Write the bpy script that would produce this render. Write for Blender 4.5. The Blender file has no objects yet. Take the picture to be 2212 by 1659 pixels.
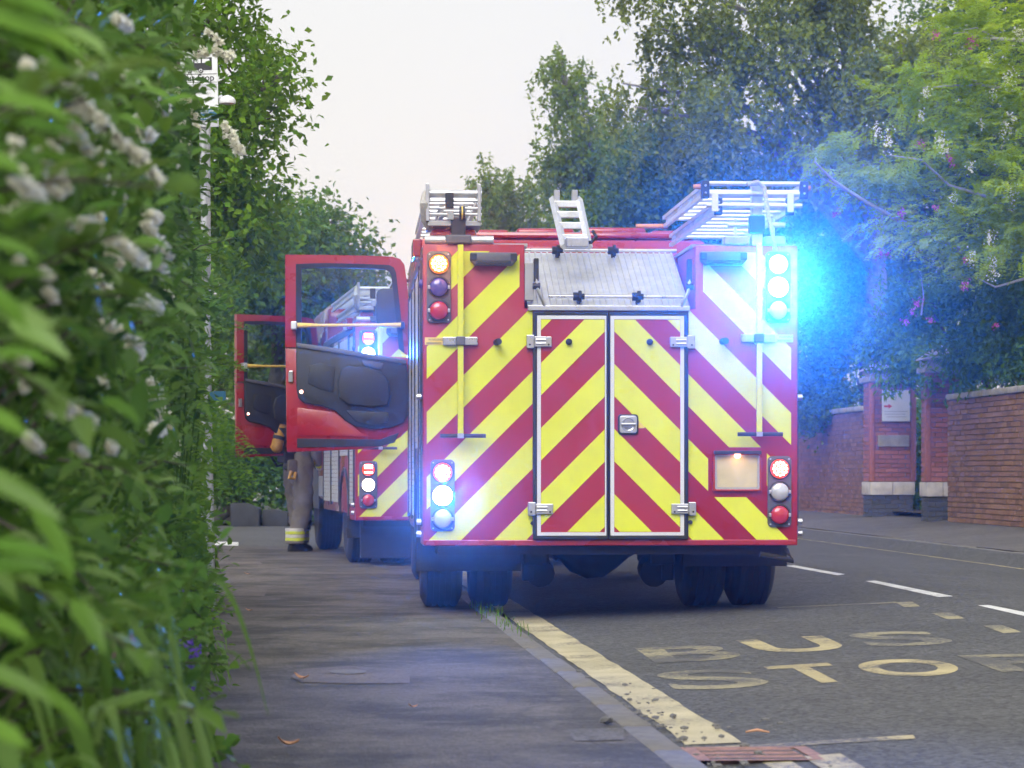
import bpy, bmesh, math, random
import numpy as np
from mathutils import Vector, Matrix

random.seed(7)
rng = np.random.default_rng(11)
sc = bpy.context.scene
COL = sc.collection
R = math.radians

# ------------------------------------------------------------------ camera
H = 0.955            # eye height of the crouching photographer (m)
F, CX, HY = 5850.0, 1106.0, 1019.0
cd = bpy.data.cameras.new('camera'); cam = bpy.data.objects.new('camera', cd); COL.objects.link(cam)
cam.location = (0, 0, H); cam.rotation_euler = (R(90), 0, 0)
cd.sensor_width = 36; cd.lens = 36 * F / 2212; cd.shift_y = (HY - 829.5) / 2212
cd.clip_start = 0.05; cd.clip_end = 600
cd.dof.use_dof = True; cd.dof.focus_distance = 18.3; cd.dof.aperture_fstop = 7.1
sc.camera = cam

# ------------------------------------------------------------------ sky, sun, exposure
SUN_EL, SUN_AZ = 42.0, -165.0      # degrees; azimuth from +Y (view direction) towards +X
w = bpy.data.worlds.new('World'); sc.world = w; w.use_nodes = True
nt = w.node_tree; nt.nodes.clear()
out = nt.nodes.new('ShaderNodeOutputWorld'); bg = nt.nodes.new('ShaderNodeBackground')
sky = nt.nodes.new('ShaderNodeTexSky'); sky.sky_type = 'NISHITA'; sky.sun_disc = False
sky.sun_elevation = R(SUN_EL); sky.sun_rotation = R(SUN_AZ)
sky.air_density = 1.0; sky.dust_density = 3.0; sky.ozone_density = 1.0
hs = nt.nodes.new('ShaderNodeHueSaturation'); hs.inputs['Saturation'].default_value = 0.16
mx = nt.nodes.new('ShaderNodeMix'); mx.data_type = 'RGBA'; mx.inputs[0].default_value = 0.72
mx.inputs[7].default_value = (8.8, 8.8, 8.75, 1)      # even bright cloud deck over the clear-sky radiance
tc = nt.nodes.new('ShaderNodeTexCoord'); nz = nt.nodes.new('ShaderNodeTexNoise')
nz.inputs['Scale'].default_value = 2.2; nz.inputs['Detail'].default_value = 5
mr = nt.nodes.new('ShaderNodeMapRange'); mr.inputs[3].default_value = 0.95; mr.inputs[4].default_value = 1.05
ml = nt.nodes.new('ShaderNodeMix'); ml.data_type = 'RGBA'; ml.blend_type = 'MULTIPLY'; ml.inputs[0].default_value = 1
nt.links.new(tc.outputs['Generated'], nz.inputs['Vector']); nt.links.new(nz.outputs['Fac'], mr.inputs[0])
nt.links.new(sky.outputs[0], hs.inputs['Color']); nt.links.new(hs.outputs[0], mx.inputs[6])
sx = nt.nodes.new('ShaderNodeSeparateXYZ'); nt.links.new(tc.outputs['Generated'], sx.inputs[0])
rp0 = nt.nodes.new('ShaderNodeMapRange'); rp0.inputs[1].default_value = 0.02; rp0.inputs[2].default_value = 0.20; nt.links.new(sx.outputs['Z'], rp0.inputs[0])
wm = nt.nodes.new('ShaderNodeMix'); wm.data_type = 'RGBA'; wm.inputs[6].default_value = (1.08, 0.985, 0.89, 1); wm.inputs[7].default_value = (0.99, 0.995, 1.0, 1)   # evening warmth low in the cloud
nt.links.new(rp0.outputs[0], wm.inputs[0])
mw = nt.nodes.new('ShaderNodeMix'); mw.data_type = 'RGBA'; mw.blend_type = 'MULTIPLY'; mw.inputs[0].default_value = 1
nt.links.new(mx.outputs[2], mw.inputs[6]); nt.links.new(wm.outputs[2], mw.inputs[7]); nt.links.new(mw.outputs[2], ml.inputs[6]); nt.links.new(mr.outputs[0], ml.inputs[7])
nt.links.new(ml.outputs[2], bg.inputs['Color']); bg.inputs['Strength'].default_value = 0.058
nt.links.new(bg.outputs[0], out.inputs[0])
sl = bpy.data.lights.new('sun', 'SUN'); sun = bpy.data.objects.new('sun', sl); COL.objects.link(sun)
sl.energy = 1.5; sl.angle = R(40); sl.color = (1.0, 0.97, 0.92)
sv = Vector((math.sin(R(SUN_AZ)) * math.cos(R(SUN_EL)), math.cos(R(SUN_AZ)) * math.cos(R(SUN_EL)), math.sin(R(SUN_EL))))
sun.rotation_euler = sv.to_track_quat('Z', 'Y').to_euler()
vs = sc.view_settings; vs.view_transform = 'Standard'; vs.look = 'None'; vs.gamma = 1; vs.exposure = 1.1
vs.use_curve_mapping = False
cy = sc.cycles
sc.render.engine = 'CYCLES'
cy.use_denoising = True
try: cy.denoiser = 'OPENIMAGEDENOISE'
except Exception: pass
cy.max_bounces = 5; cy.diffuse_bounces = 3; cy.glossy_bounces = 2; cy.transmission_bounces = 3
cy.use_adaptive_sampling = True; cy.adaptive_threshold = 0.05; cy.adaptive_min_samples = 16
cy.transparent_max_bounces = 10; cy.volume_bounces = 0; cy.sample_clamp_indirect = 6
GLOW_HAZE = 0.0014
cy.caustics_reflective = False; cy.caustics_refractive = False

# ------------------------------------------------------------------ helpers
def W(px, py, d):
    return Vector(((px - CX) / F * d, d, H - (py - HY) / F * d))

def KL(y):                       # left kerb line
    return 1.315 - 0.0768 * y
KR = 6.4                         # road width from the left kerb to the right kerb
def zroad(x, y):
    s = x - KL(y)
    if s < 0: return 0.0
    if s < 3.4: return -0.06 + 0.04 * s
    if s < KR: return 0.076 - 0.045 * (s - 3.4)
    return min(0.07 + 0.075 * (s - KR), 0.26)
def onroad(px, py, lift=0.0):    # where the sight line through a picture point meets the road
    d = 15.0
    for _ in range(60):
        x = (px - CX) / F * d
        d = 0.5 * d + 0.5 * (H - zroad(x, d)) * F / (py - HY)
    x = (px - CX) / F * d
    return Vector((x, d, zroad(x, d) + lift))

def tag(o, label=None, cat=None, group=None, kind=None):
    if label: o['label'] = label
    if cat: o['category'] = cat
    if group: o['group'] = group
    if kind: o['kind'] = kind
    return o
def empty(name, loc=(0, 0, 0), rz=0.0):
    o = bpy.data.objects.new(name, None); COL.objects.link(o)
    o.location = loc; o.rotation_euler = (0, 0, rz); o.empty_display_size = 0.2
    return o
def link(name, me, parent=None):
    o = bpy.data.objects.new(name, me); COL.objects.link(o)
    if parent: o.parent = parent
    return o

class MB:
    def __init__(s): s.v = []; s.f = []
    def add(s, v, f):
        b = len(s.v); s.v += [tuple(p) for p in v]; s.f += [tuple(i + b for i in q) for q in f]; return s
    def box(s, x0, x1, y0, y1, z0, z1, M=None):
        v = [(x0,y0,z0),(x1,y0,z0),(x1,y1,z0),(x0,y1,z0),(x0,y0,z1),(x1,y0,z1),(x1,y1,z1),(x0,y1,z1)]
        if M is not None: v = [M @ Vector(p) for p in v]
        return s.add(v, [(0,3,2,1),(4,5,6,7),(0,1,5,4),(1,2,6,5),(2,3,7,6),(3,0,4,7)])
    def cyl(s, p0, p1, r0, r1=None, n=12, caps=True):
        r1 = r0 if r1 is None else r1
        return s.tube([p0, p1], [r0, r1], n, caps)
    def tube(s, pts, r, n=8, caps=True):
        pts = [Vector(p) for p in pts]; m = len(pts)
        if not hasattr(r, '__len__'): r = [r] * m
        v = []; f = []; prev = None
        for i, p in enumerate(pts):
            t = (pts[min(i+1, m-1)] - pts[max(i-1, 0)])
            t = t.normalized() if t.length > 1e-9 else Vector((0,0,1))
            if prev is None:
                a = Vector((0,0,1)) if abs(t.z) < 0.9 else Vector((1,0,0))
                u = t.cross(a).normalized()
            else:
                u = (prev - t * prev.dot(t))
                u = u.normalized() if u.length > 1e-6 else t.orthogonal().normalized()
            prev = u; b = t.cross(u)
            for k in range(n):
                a = 2 * math.pi * k / n
                v.append(p + (u * math.cos(a) + b * math.sin(a)) * r[i])
        for i in range(m - 1):
            for k in range(n):
                k2 = (k + 1) % n
                f.append((i*n+k, i*n+k2, (i+1)*n+k2, (i+1)*n+k))
        if caps: f.append(tuple(range(n))[::-1]); f.append(tuple(range((m-1)*n, m*n)))
        return s.add(v, f)
    def prism(s, poly, a0, a1, axis='y'):
        n = len(poly)
        def mk(p, a):
            return (p[0], a, p[1]) if axis == 'y' else ((a, p[0], p[1]) if axis == 'x' else (p[0], p[1], a))
        v = [mk(p, a0) for p in poly] + [mk(p, a1) for p in poly]
        f = [tuple(range(n)), tuple(range(2*n-1, n-1, -1))] + [(i, i+n, (i+1) % n + n, (i+1) % n) for i in range(n)]
        return s.add(v, f)
    def ring(s, outer, inner, y0, y1):      # two loops in xz with the same number of points
        n = len(outer); mk = lambda L, y: [(p[0], y, p[1]) for p in L]
        v = mk(outer, y0) + mk(inner, y0) + mk(outer, y1) + mk(inner, y1); f = []
        for i in range(n):
            j = (i + 1) % n
            f += [(i, j, n+j, n+i), (2*n+i, 3*n+i, 3*n+j, 2*n+j), (i, 2*n+i, 2*n+j, j), (n+i, n+j, 3*n+j, 3*n+i)]
        return s.add(v, f)
    def lathe(s, prof, c, axis='x', n=28):   # prof: (along, radius)
        v = []; f = []; m = len(prof); c = Vector(c)
        for a, r in prof:
            for k in range(n):
                t = 2 * math.pi * k / n; e, g = r * math.cos(t), r * math.sin(t)
                q = {'x': (a, e, g), 'y': (e, a, g), 'z': (e, g, a)}[axis]
                v.append(c + Vector(q))
        for i in range(m - 1):
            for k in range(n):
                k2 = (k+1) % n; f.append((i*n+k, i*n+k2, (i+1)*n+k2, (i+1)*n+k))
        f.append(tuple(range(n))); f.append(tuple(range((m-1)*n, m*n))[::-1])
        return s.add(v, f)
    def grid(s, P):                          # P[i][j] points
        n, m = len(P), len(P[0]); v = [p for row in P for p in row]
        return s.add(v, [(i*m+j, i*m+j+1, (i+1)*m+j+1, (i+1)*m+j) for i in range(n-1) for j in range(m-1)])
    def mesh(s, name, mat, bevel=0, smooth=False, fix=True, seg=2):
        me = bpy.data.meshes.new(name); me.from_pydata(s.v, [], s.f)
        if fix or bevel:
            bm = bmesh.new(); bm.from_mesh(me)
            if fix: bmesh.ops.recalc_face_normals(bm, faces=bm.faces)
            if bevel:
                ed = [e for e in bm.edges if len(e.link_faces) == 2 and e.calc_face_angle(0) > 0.6]
                bmesh.ops.bevel(bm, geom=ed, offset=bevel, segments=seg, affect='EDGES', profile=0.5, clamp_overlap=True)
            bm.to_mesh(me); bm.free()
        if mat: me.materials.append(mat)
        if smooth:
            me.polygons.foreach_set('use_smooth', [True] * len(me.polygons))
            if smooth != 'all':
                try: me.set_sharp_from_angle(angle=R(38))
                except Exception: pass
        me.update(); return me
    def build(s, name, mat, parent=None, bevel=0, smooth=False, fix=True, seg=2):
        return link(name, s.mesh(name, mat, bevel, smooth, fix, seg), parent)

def rrect(x0, x1, z0, z1, r, n=4):
    P = []
    for cx, cz, a0 in ((x1-r, z1-r, 0), (x0+r, z1-r, 90), (x0+r, z0+r, 180), (x1-r, z0+r, 270)):
        for k in range(n + 1):
            a = R(a0 + 90 * k / n); P.append((cx + r * math.cos(a), cz + r * math.sin(a)))
    return P

# ------------------------------------------------------------------ materials
def newmat(name):
    m = bpy.data.materials.new(name); m.use_nodes = True
    return m, m.node_tree, m.node_tree.nodes['Principled BSDF']
def pm(name, base, rough=0.5, metal=0.0, var=0.12, scale=6.0, bump=0.0, bscale=60.0, coat=0.0, spec=0.5, rvar=0.1, dirt=0.0, dirtcol=(0.05,0.045,0.04)):
    m, t, p = newmat(name); N = t.nodes; L = t.links
    c = N.new('ShaderNodeTexCoord'); n1 = N.new('ShaderNodeTexNoise'); n1.inputs['Scale'].default_value = scale; n1.inputs['Detail'].default_value = 6
    L.new(c.outputs['Object'], n1.inputs['Vector'])
    r = N.new('ShaderNodeMapRange'); r.inputs[1].default_value = 0.3; r.inputs[2].default_value = 0.7
    r.inputs[3].default_value = 1 - var; r.inputs[4].default_value = 1 + var; L.new(n1.outputs['Fac'], r.inputs[0])
    m1 = N.new('ShaderNodeMix'); m1.data_type = 'RGBA'; m1.blend_type = 'MULTIPLY'; m1.inputs[0].default_value = 1
    m1.inputs[6].default_value = (*base, 1); L.new(r.outputs[0], m1.inputs[7]); col = m1.outputs[2]
    if dirt > 0:
        n2 = N.new('ShaderNodeTexNoise'); n2.inputs['Scale'].default_value = scale * 2.7; n2.inputs['Detail'].default_value = 8; n2.inputs['Roughness'].default_value = 0.7
        L.new(c.outputs['Object'], n2.inputs['Vector'])
        r2 = N.new('ShaderNodeMapRange'); r2.inputs[1].default_value = 0.5; r2.inputs[2].default_value = 0.8; r2.inputs[3].default_value = 0; r2.inputs[4].default_value = dirt
        L.new(n2.outputs['Fac'], r2.inputs[0])
        m2 = N.new('ShaderNodeMix'); m2.data_type = 'RGBA'; m2.inputs[7].default_value = (*dirtcol, 1)
        L.new(r2.outputs[0], m2.inputs[0]); L.new(col, m2.inputs[6]); col = m2.outputs[2]
    L.new(col, p.inputs['Base Color'])
    rr = N.new('ShaderNodeMapRange'); rr.inputs[3].default_value = max(0.02, rough - rvar); rr.inputs[4].default_value = min(1, rough + rvar)
    L.new(n1.outputs['Fac'], rr.inputs[0]); L.new(rr.outputs[0], p.inputs['Roughness'])
    p.inputs['Metallic'].default_value = metal; p.inputs['Coat Weight'].default_value = coat; p.inputs['Specular IOR Level'].default_value = spec
    if bump > 0:
        n3 = N.new('ShaderNodeTexNoise'); n3.inputs['Scale'].default_value = bscale; n3.inputs['Detail'].default_value = 4
        L.new(c.outputs['Object'], n3.inputs['Vector'])
        b = N.new('ShaderNodeBump'); b.inputs['Strength'].default_value = bump; b.inputs['Distance'].default_value = 0.01
        L.new(n3.outputs['Fac'], b.inputs['Height']); L.new(b.outputs[0], p.inputs['Normal'])
    return m
def emit(name, col, strength, base=(0.5,0.5,0.5)):
    m, t, p = newmat(name)
    p.inputs['Base Color'].default_value = (*base, 1); p.inputs['Roughness'].default_value = 0.2
    p.inputs['Emission Color'].default_value = (*col, 1); p.inputs['Emission Strength'].default_value = strength
    return m
def leafmat(name, cols, rough=0.5, transl=0.3, spec=0.4):
    m, t, p = newmat(name); N = t.nodes; L = t.links
    a = N.new('ShaderNodeAttribute'); a.attribute_name = 'tint'
    cr = N.new('ShaderNodeValToRGB'); e = cr.color_ramp.elements
    while len(e) < len(cols): e.new(0.5)
    for i, c in enumerate(cols): e[i].position = i / (len(cols) - 1); e[i].color = (*c, 1)
    L.new(a.outputs['Fac'], cr.inputs[0]); L.new(cr.outputs[0], p.inputs['Base Color'])
    p.inputs['Roughness'].default_value = rough; p.inputs['Specular IOR Level'].default_value = spec
    tr = N.new('ShaderNodeBsdfTranslucent'); hv = N.new('ShaderNodeHueSaturation'); hv.inputs['Value'].default_value = 1.25
    hv.inputs['Hue'].default_value = 0.485
    L.new(cr.outputs[0], hv.inputs['Color']); L.new(hv.outputs[0], tr.inputs['Color'])
    ms = N.new('ShaderNodeMixShader'); ms.inputs[0].default_value = transl
    o = N['Material Output']; L.new(p.outputs[0], ms.inputs[1]); L.new(tr.outputs[0], ms.inputs[2]); L.new(ms.outputs[0], o.inputs['Surface'])
    return m
def randmat(name, cols, rough=0.85, bump=0.4, bscale=90):   # colour differs per object
    m, t, p = newmat(name); N = t.nodes; L = t.links
    oi = N.new('ShaderNodeObjectInfo'); a = N.new('ShaderNodeAttribute'); a.attribute_name = 'tint'
    ad = N.new('ShaderNodeMath'); ad.operation = 'ADD'; L.new(oi.outputs['Random'], ad.inputs[0]); L.new(a.outputs['Fac'], ad.inputs[1])
    fr = N.new('ShaderNodeMath'); fr.operation = 'FRACT'; L.new(ad.outputs[0], fr.inputs[0])
    cr = N.new('ShaderNodeValToRGB'); e = cr.color_ramp.elements
    while len(e) < len(cols): e.new(0.5)
    for i, c in enumerate(cols): e[i].position = i / (len(cols) - 1); e[i].color = (*c, 1)
    L.new(fr.outputs[0], cr.inputs[0])
    c = N.new('ShaderNodeTexCoord'); n1 = N.new('ShaderNodeTexNoise'); n1.inputs['Scale'].default_value = 30; n1.inputs['Detail'].default_value = 6
    L.new(c.outputs['Object'], n1.inputs['Vector'])
    r = N.new('ShaderNodeMapRange'); r.inputs[3].default_value = 0.6; r.inputs[4].default_value = 1.35; L.new(n1.outputs['Fac'], r.inputs[0])
    m1 = N.new('ShaderNodeMix'); m1.data_type = 'RGBA'; m1.blend_type = 'MULTIPLY'; m1.inputs[0].default_value = 1
    L.new(cr.outputs[0], m1.inputs[6]); L.new(r.outputs[0], m1.inputs[7]); L.new(m1.outputs[2], p.inputs['Base Color'])
    p.inputs['Roughness'].default_value = rough
    n3 = N.new('ShaderNodeTexNoise'); n3.inputs['Scale'].default_value = bscale; L.new(c.outputs['Object'], n3.inputs['Vector'])
    b = N.new('ShaderNodeBump'); b.inputs['Strength'].default_value = bump; b.inputs['Distance'].default_value = 0.004
    L.new(n3.outputs['Fac'], b.inputs['Height']); L.new(b.outputs[0], p.inputs['Normal'])
    return m
def paintmat(name, base, under, wear=0.5, scale=9.0):       # road paint worn through to the asphalt
    m, t, p = newmat(name); N = t.nodes; L = t.links
    c = N.new('ShaderNodeNewGeometry'); n1 = N.new('ShaderNodeTexNoise'); n1.inputs['Scale'].default_value = 38; n1.inputs['Detail'].default_value = 9; n1.inputs['Roughness'].default_value = 0.8
    n2 = N.new('ShaderNodeTexNoise'); n2.inputs['Scale'].default_value = scale * 0.22; n2.inputs['Detail'].default_value = 5
    L.new(c.outputs['Position'], n1.inputs['Vector']); L.new(c.outputs['Position'], n2.inputs['Vector'])
    ad = N.new('ShaderNodeMath'); ad.operation = 'MULTIPLY_ADD'; ad.inputs[1].default_value = 1.4; L.new(n1.outputs['Fac'], ad.inputs[0]); L.new(n2.outputs['Fac'], ad.inputs[2])
    r = N.new('ShaderNodeMapRange'); r.inputs[1].default_value = 1.13 + 0.5 * (0.5 - wear); r.inputs[2].default_value = r.inputs[1].default_value + 0.20
    L.new(ad.outputs[0], r.inputs[0])
    mm = N.new('ShaderNodeMix'); mm.data_type = 'RGBA'; mm.inputs[6].default_value = (*base, 1); mm.inputs[7].default_value = (*under, 1)
    L.new(r.outputs[0], mm.inputs[0])
    n4 = N.new('ShaderNodeTexNoise'); n4.inputs['Scale'].default_value = 3.0; n4.inputs['Detail'].default_value = 8; L.new(c.outputs['Position'], n4.inputs['Vector'])
    r4 = N.new('ShaderNodeMapRange'); r4.inputs[1].default_value = .3; r4.inputs[2].default_value = .7; r4.inputs[3].default_value = 0.72; r4.inputs[4].default_value = 1.08; L.new(n4.outputs['Fac'], r4.inputs[0])
    m1 = N.new('ShaderNodeMix'); m1.data_type = 'RGBA'; m1.blend_type = 'MULTIPLY'; m1.inputs[0].default_value = 1
    L.new(mm.outputs[2], m1.inputs[6]); L.new(r4.outputs[0], m1.inputs[7]); L.new(m1.outputs[2], p.inputs['Base Color'])
    p.inputs['Roughness'].default_value = 0.75
    b = N.new('ShaderNodeBump'); b.inputs['Strength'].default_value = 0.35; b.inputs['Distance'].default_value = 0.004
    L.new(n1.outputs['Fac'], b.inputs['Height']); L.new(b.outputs[0], p.inputs['Normal'])
    return m
def groundmat(name, c0, c1, c2, big=0.5, mid=2.2, fine=150, rough=0.85, bump=0.6, crack=0.0, speck=0.25):
    m, t, p = newmat(name); N = t.nodes; L = t.links
    g = N.new('ShaderNodeNewGeometry')
    def noise(s, d=6, ro=0.6):
        n = N.new('ShaderNodeTexNoise'); n.inputs['Scale'].default_value = s; n.inputs['Detail'].default_value = d; n.inputs['Roughness'].default_value = ro
        L.new(g.outputs['Position'], n.inputs['Vector']); return n.outputs['Fac']
    def rng_(src, a, b, c, d):
        r = N.new('ShaderNodeMapRange'); r.inputs[1].default_value = a; r.inputs[2].default_value = b; r.inputs[3].default_value = c; r.inputs[4].default_value = d
        L.new(src, r.inputs[0]); return r.outputs[0]
    def mix(a, b, f, bt='MIX'):
        x = N.new('ShaderNodeMix'); x.data_type = 'RGBA'; x.blend_type = bt
        for i, q in ((6, a), (7, b), (0, f)):
            if isinstance(q, (int, float)): x.inputs[i].default_value = q
            elif isinstance(q, tuple): x.inputs[i].default_value = (*q, 1)
            else: L.new(q, x.inputs[i])
        return x.outputs[2]
    nb, nm, nf = noise(big, 5), noise(mid, 8, 0.65), noise(fine, 3, 0.7)
    col = mix(c0, c1, rng_(nb, 0.38, 0.62, 0, 1)); col = mix(col, c2, rng_(nm, 0.5, 0.72, 0, 0.8))
    vo = N.new('ShaderNodeTexVoronoi'); vo.inputs['Scale'].default_value = fine * 0.55; L.new(g.outputs['Position'], vo.inputs['Vector'])
    sp = N.new('ShaderNodeSeparateColor'); L.new(vo.outputs['Color'], sp.inputs[0])
    col = mix(col, rng_(sp.outputs[0], 0, 1, 1 - speck * 1.6, 1 + speck * 2), 1.0, 'MULTIPLY')
    col = mix(col, rng_(nf, 0.3, 0.7, 0.75, 1.3), 1.0, 'MULTIPLY')
    if crack:
        v2 = N.new('ShaderNodeTexVoronoi'); v2.feature = 'DISTANCE_TO_EDGE'; v2.inputs['Scale'].default_value = 0.55
        n5 = N.new('ShaderNodeTexNoise'); n5.inputs['Scale'].default_value = 1.7; n5.inputs['Detail'].default_value = 6; L.new(g.outputs['Position'], n5.inputs['Vector'])
        vm = N.new('ShaderNodeVectorMath'); vm.operation = 'MULTIPLY_ADD'; vm.inputs[1].default_value = (0.5, 0.5, 0.5)
        L.new(n5.outputs['Color'], vm.inputs[0]); L.new(g.outputs['Position'], vm.inputs[2]); L.new(vm.outputs[0], v2.inputs['Vector'])
        col = mix(col, (0.03, 0.028, 0.026), rng_(v2.outputs['Distance'], 0.0, 0.012, crack, 0))
    L.new(col, p.inputs['Base Color']); p.inputs['Roughness'].default_value = rough; p.inputs['Specular IOR Level'].default_value = 0.35
    b = N.new('ShaderNodeBump'); b.inputs['Strength'].default_value = bump; b.inputs['Distance'].default_value = 0.006
    L.new(vo.outputs['Distance'], b.inputs['Height']); L.new(b.outputs[0], p.inputs['Normal'])
    return m
def glassmat(name, tint=(0.75, 0.85, 0.85), fac=0.12):
    m, t, p = newmat(name); N = t.nodes; L = t.links
    tr = N.new('ShaderNodeBsdfTransparent'); tr.inputs[0].default_value = (*tint, 1)
    gl = N.new('ShaderNodeBsdfGlossy'); gl.inputs['Roughness'].default_value = 0.03
    fr = N.new('ShaderNodeFresnel'); fr.inputs[0].default_value = 1.5
    ms = N.new('ShaderNodeMixShader'); L.new(fr.outputs[0], ms.inputs[0]); L.new(tr.outputs[0], ms.inputs[1]); L.new(gl.outputs[0], ms.inputs[2])
    L.new(ms.outputs[0], N['Material Output'].inputs['Surface'])
    return m

M = {}
M['red'] = pm('red_paint', (0.30, 0.008, 0.012), 0.28, coat=0.5, var=0.08, scale=3, dirt=0.12, dirtcol=(0.12,0.05,0.045))
M['redtape'] = pm('red_reflective', (0.315, 0.009, 0.019), 0.45, var=0.07, scale=4, dirt=0.22, dirtcol=(0.16,0.06,0.05))
M['yellow'] = pm('yellow_reflective', (0.63, 0.68, 0.014), 0.45, var=0.06, scale=4, dirt=0.2, dirtcol=(0.35,0.33,0.08))
M['yellowpole'] = pm('yellow_pole', (0.60, 0.62, 0.025), 0.4, var=0.05)
M['black'] = pm('black_plastic', (0.018, 0.018, 0.02), 0.5, var=0.3, dirt=0.3, dirtcol=(0.06,0.055,0.05))
M['rubber'] = pm('rubber', (0.014, 0.014, 0.015), 0.75, var=0.3, scale=12, dirt=0.35, dirtcol=(0.05,0.047,0.043))
M['chassis'] = pm('chassis', (0.012, 0.011, 0.011), 0.8, var=0.4, dirt=0.4, dirtcol=(0.035,0.03,0.026))
M['alu'] = pm('aluminium', (0.66, 0.67, 0.68), 0.42, metal=0.7, var=0.12, scale=10, dirt=0.25, dirtcol=(0.25,0.24,0.22))
M['steel'] = pm('steel', (0.5, 0.5, 0.52), 0.3, metal=0.95, var=0.15, scale=14, dirt=0.2, dirtcol=(0.15,0.13,0.12))
M['grey'] = pm('grey_plastic', (0.09, 0.09, 0.1), 0.5, var=0.15)
M['lightgrey'] = pm('light_grey_paint', (0.34, 0.34, 0.34), 0.45, var=0.1, dirt=0.25)
M['white'] = pm('white_tape', (0.60, 0.60, 0.60), 0.45, var=0.04, dirt=0.15, dirtcol=(0.4,0.39,0.36))
M['trim'] = pm('door_trim', (0.02, 0.024, 0.028), 0.55, var=0.15, bump=0.15, bscale=250)
M['lensblue'] = pm('blue_lens', (0.05, 0.05, 0.28), 0.15, var=0.1, coat=0.6)
M['lensred'] = pm('red_lens', (0.45, 0.02, 0.03), 0.15, var=0.1, coat=0.6)
M['lensclear'] = pm('clear_lens', (0.5, 0.52, 0.55), 0.15, var=0.15, coat=0.6, metal=0.3)
M['glass'] = glassmat('window_glass')
M['darkglass'] = pm('dark_glass', (0.01, 0.013, 0.015), 0.06, var=0.1, coat=0.3)
M['wood'] = pm('pole_wood', (0.55, 0.25, 0.12), 0.6, var=0.2, scale=20)
M['rope'] = pm('rope', (0.45, 0.43, 0.38), 0.85, var=0.2, scale=60, bump=0.6, bscale=120)
M['plate'] = pm('number_plate', (0.52, 0.45, 0.27), 0.5, var=0.08, scale=8, dirt=0.15, dirtcol=(0.35,0.28,0.12))
M['label'] = pm('warning_label', (0.75, 0.55, 0.12), 0.5, var=0.06)
M['ink'] = pm('ink', (0.02, 0.02, 0.022), 0.5, var=0.1)
M['axe'] = pm('yellow_grab', (0.80, 0.55, 0.10), 0.45, var=0.08, scale=14, dirt=0.12)
M['amber_on'] = emit('amber_light', (1.0, 0.55, 0.2), 5)
M['red_on'] = emit('red_light', (1.0, 0.42, 0.3), 4)
M['pink_on'] = emit('stop_light', (1.0, 0.20, 0.16), 14)
M['white_on'] = emit('white_light', (1.0, 0.78, 0.66), 6)
M['blue_on'] = emit('blue_light', (0.6, 0.8, 1.0), 120)
M['amber_halo'] = emit('amber_lens', (1.0, 0.20, 0.01), 0.6, (0.6,0.2,0.02))
M['red_halo'] = emit('red_lens_lit', (1.0, 0.07, 0.03), 0.75, (0.6,0.04,0.03))
M['blue_halo'] = emit('blue_lens_lit', (0.55, 0.78, 1.0), 50, (0.05,0.1,0.6))
M['plate_on'] = emit('plate_lamp', (1.0, 0.45, 0.2), 6)
# ------------------------------------------------------------------ ground, road, pavements
ASPH = (0.078, 0.077, 0.076)
M['asphalt'] = groundmat('asphalt', (0.075, 0.075, 0.075), (0.061, 0.061, 0.061), (0.090, 0.089, 0.088), 0.35, 1.6, 95, bump=0.9, speck=0.3)
M['pave'] = groundmat('pavement_tarmac', (0.120, 0.106, 0.095), (0.048, 0.045, 0.042), (0.150, 0.134, 0.121), 1.5, 4.2, 170, bump=0.5, crack=0.35, speck=0.2)
M['pave2'] = groundmat('far_pavement', (0.12, 0.112, 0.11), (0.095, 0.09, 0.09), (0.15, 0.14, 0.135), 0.9, 3.0, 160, bump=0.5, crack=0.5, speck=0.2)
M['kerb'] = pm('kerb_stone', (0.16, 0.15, 0.14), 0.85, var=0.25, scale=7, bump=0.4, dirt=0.5, dirtcol=(0.07,0.062,0.05))
M['soil'] = pm('soil', (0.055, 0.04, 0.028), 0.95, var=0.4, scale=9, bump=0.8, bscale=40)
M['verge'] = pm('verge_soil', (0.05, 0.055, 0.025), 0.95, var=0.4, scale=2, bump=0.8, bscale=30)
M['ypaint'] = paintmat('yellow_road_paint', (0.44, 0.37, 0.19), ASPH, 0.40)
M['ythick'] = paintmat('thick_yellow_road_paint', (0.50, 0.44, 0.27), (0.13,0.115,0.09), 0.30)
M['yworn'] = paintmat('worn_yellow_road_paint', (0.35, 0.31, 0.18), ASPH, 0.62)
M['wpaint'] = paintmat('white_road_paint', (0.66, 0.66, 0.64), ASPH, 0.05)
M['patch'] = groundmat('tarmac_patch', (0.145, 0.125, 0.115), (0.11, 0.098, 0.092), (0.19, 0.15, 0.125), 2.0, 6.0, 200, bump=0.4, speck=0.2)
M['rust'] = pm('rusty_iron', (0.28, 0.15, 0.105), 0.8, var=0.35, scale=18, bump=0.5, dirt=0.5)
M['iron'] = pm('dark_iron', (0.05, 0.04, 0.035), 0.7, var=0.35, scale=18, bump=0.5)

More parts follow.
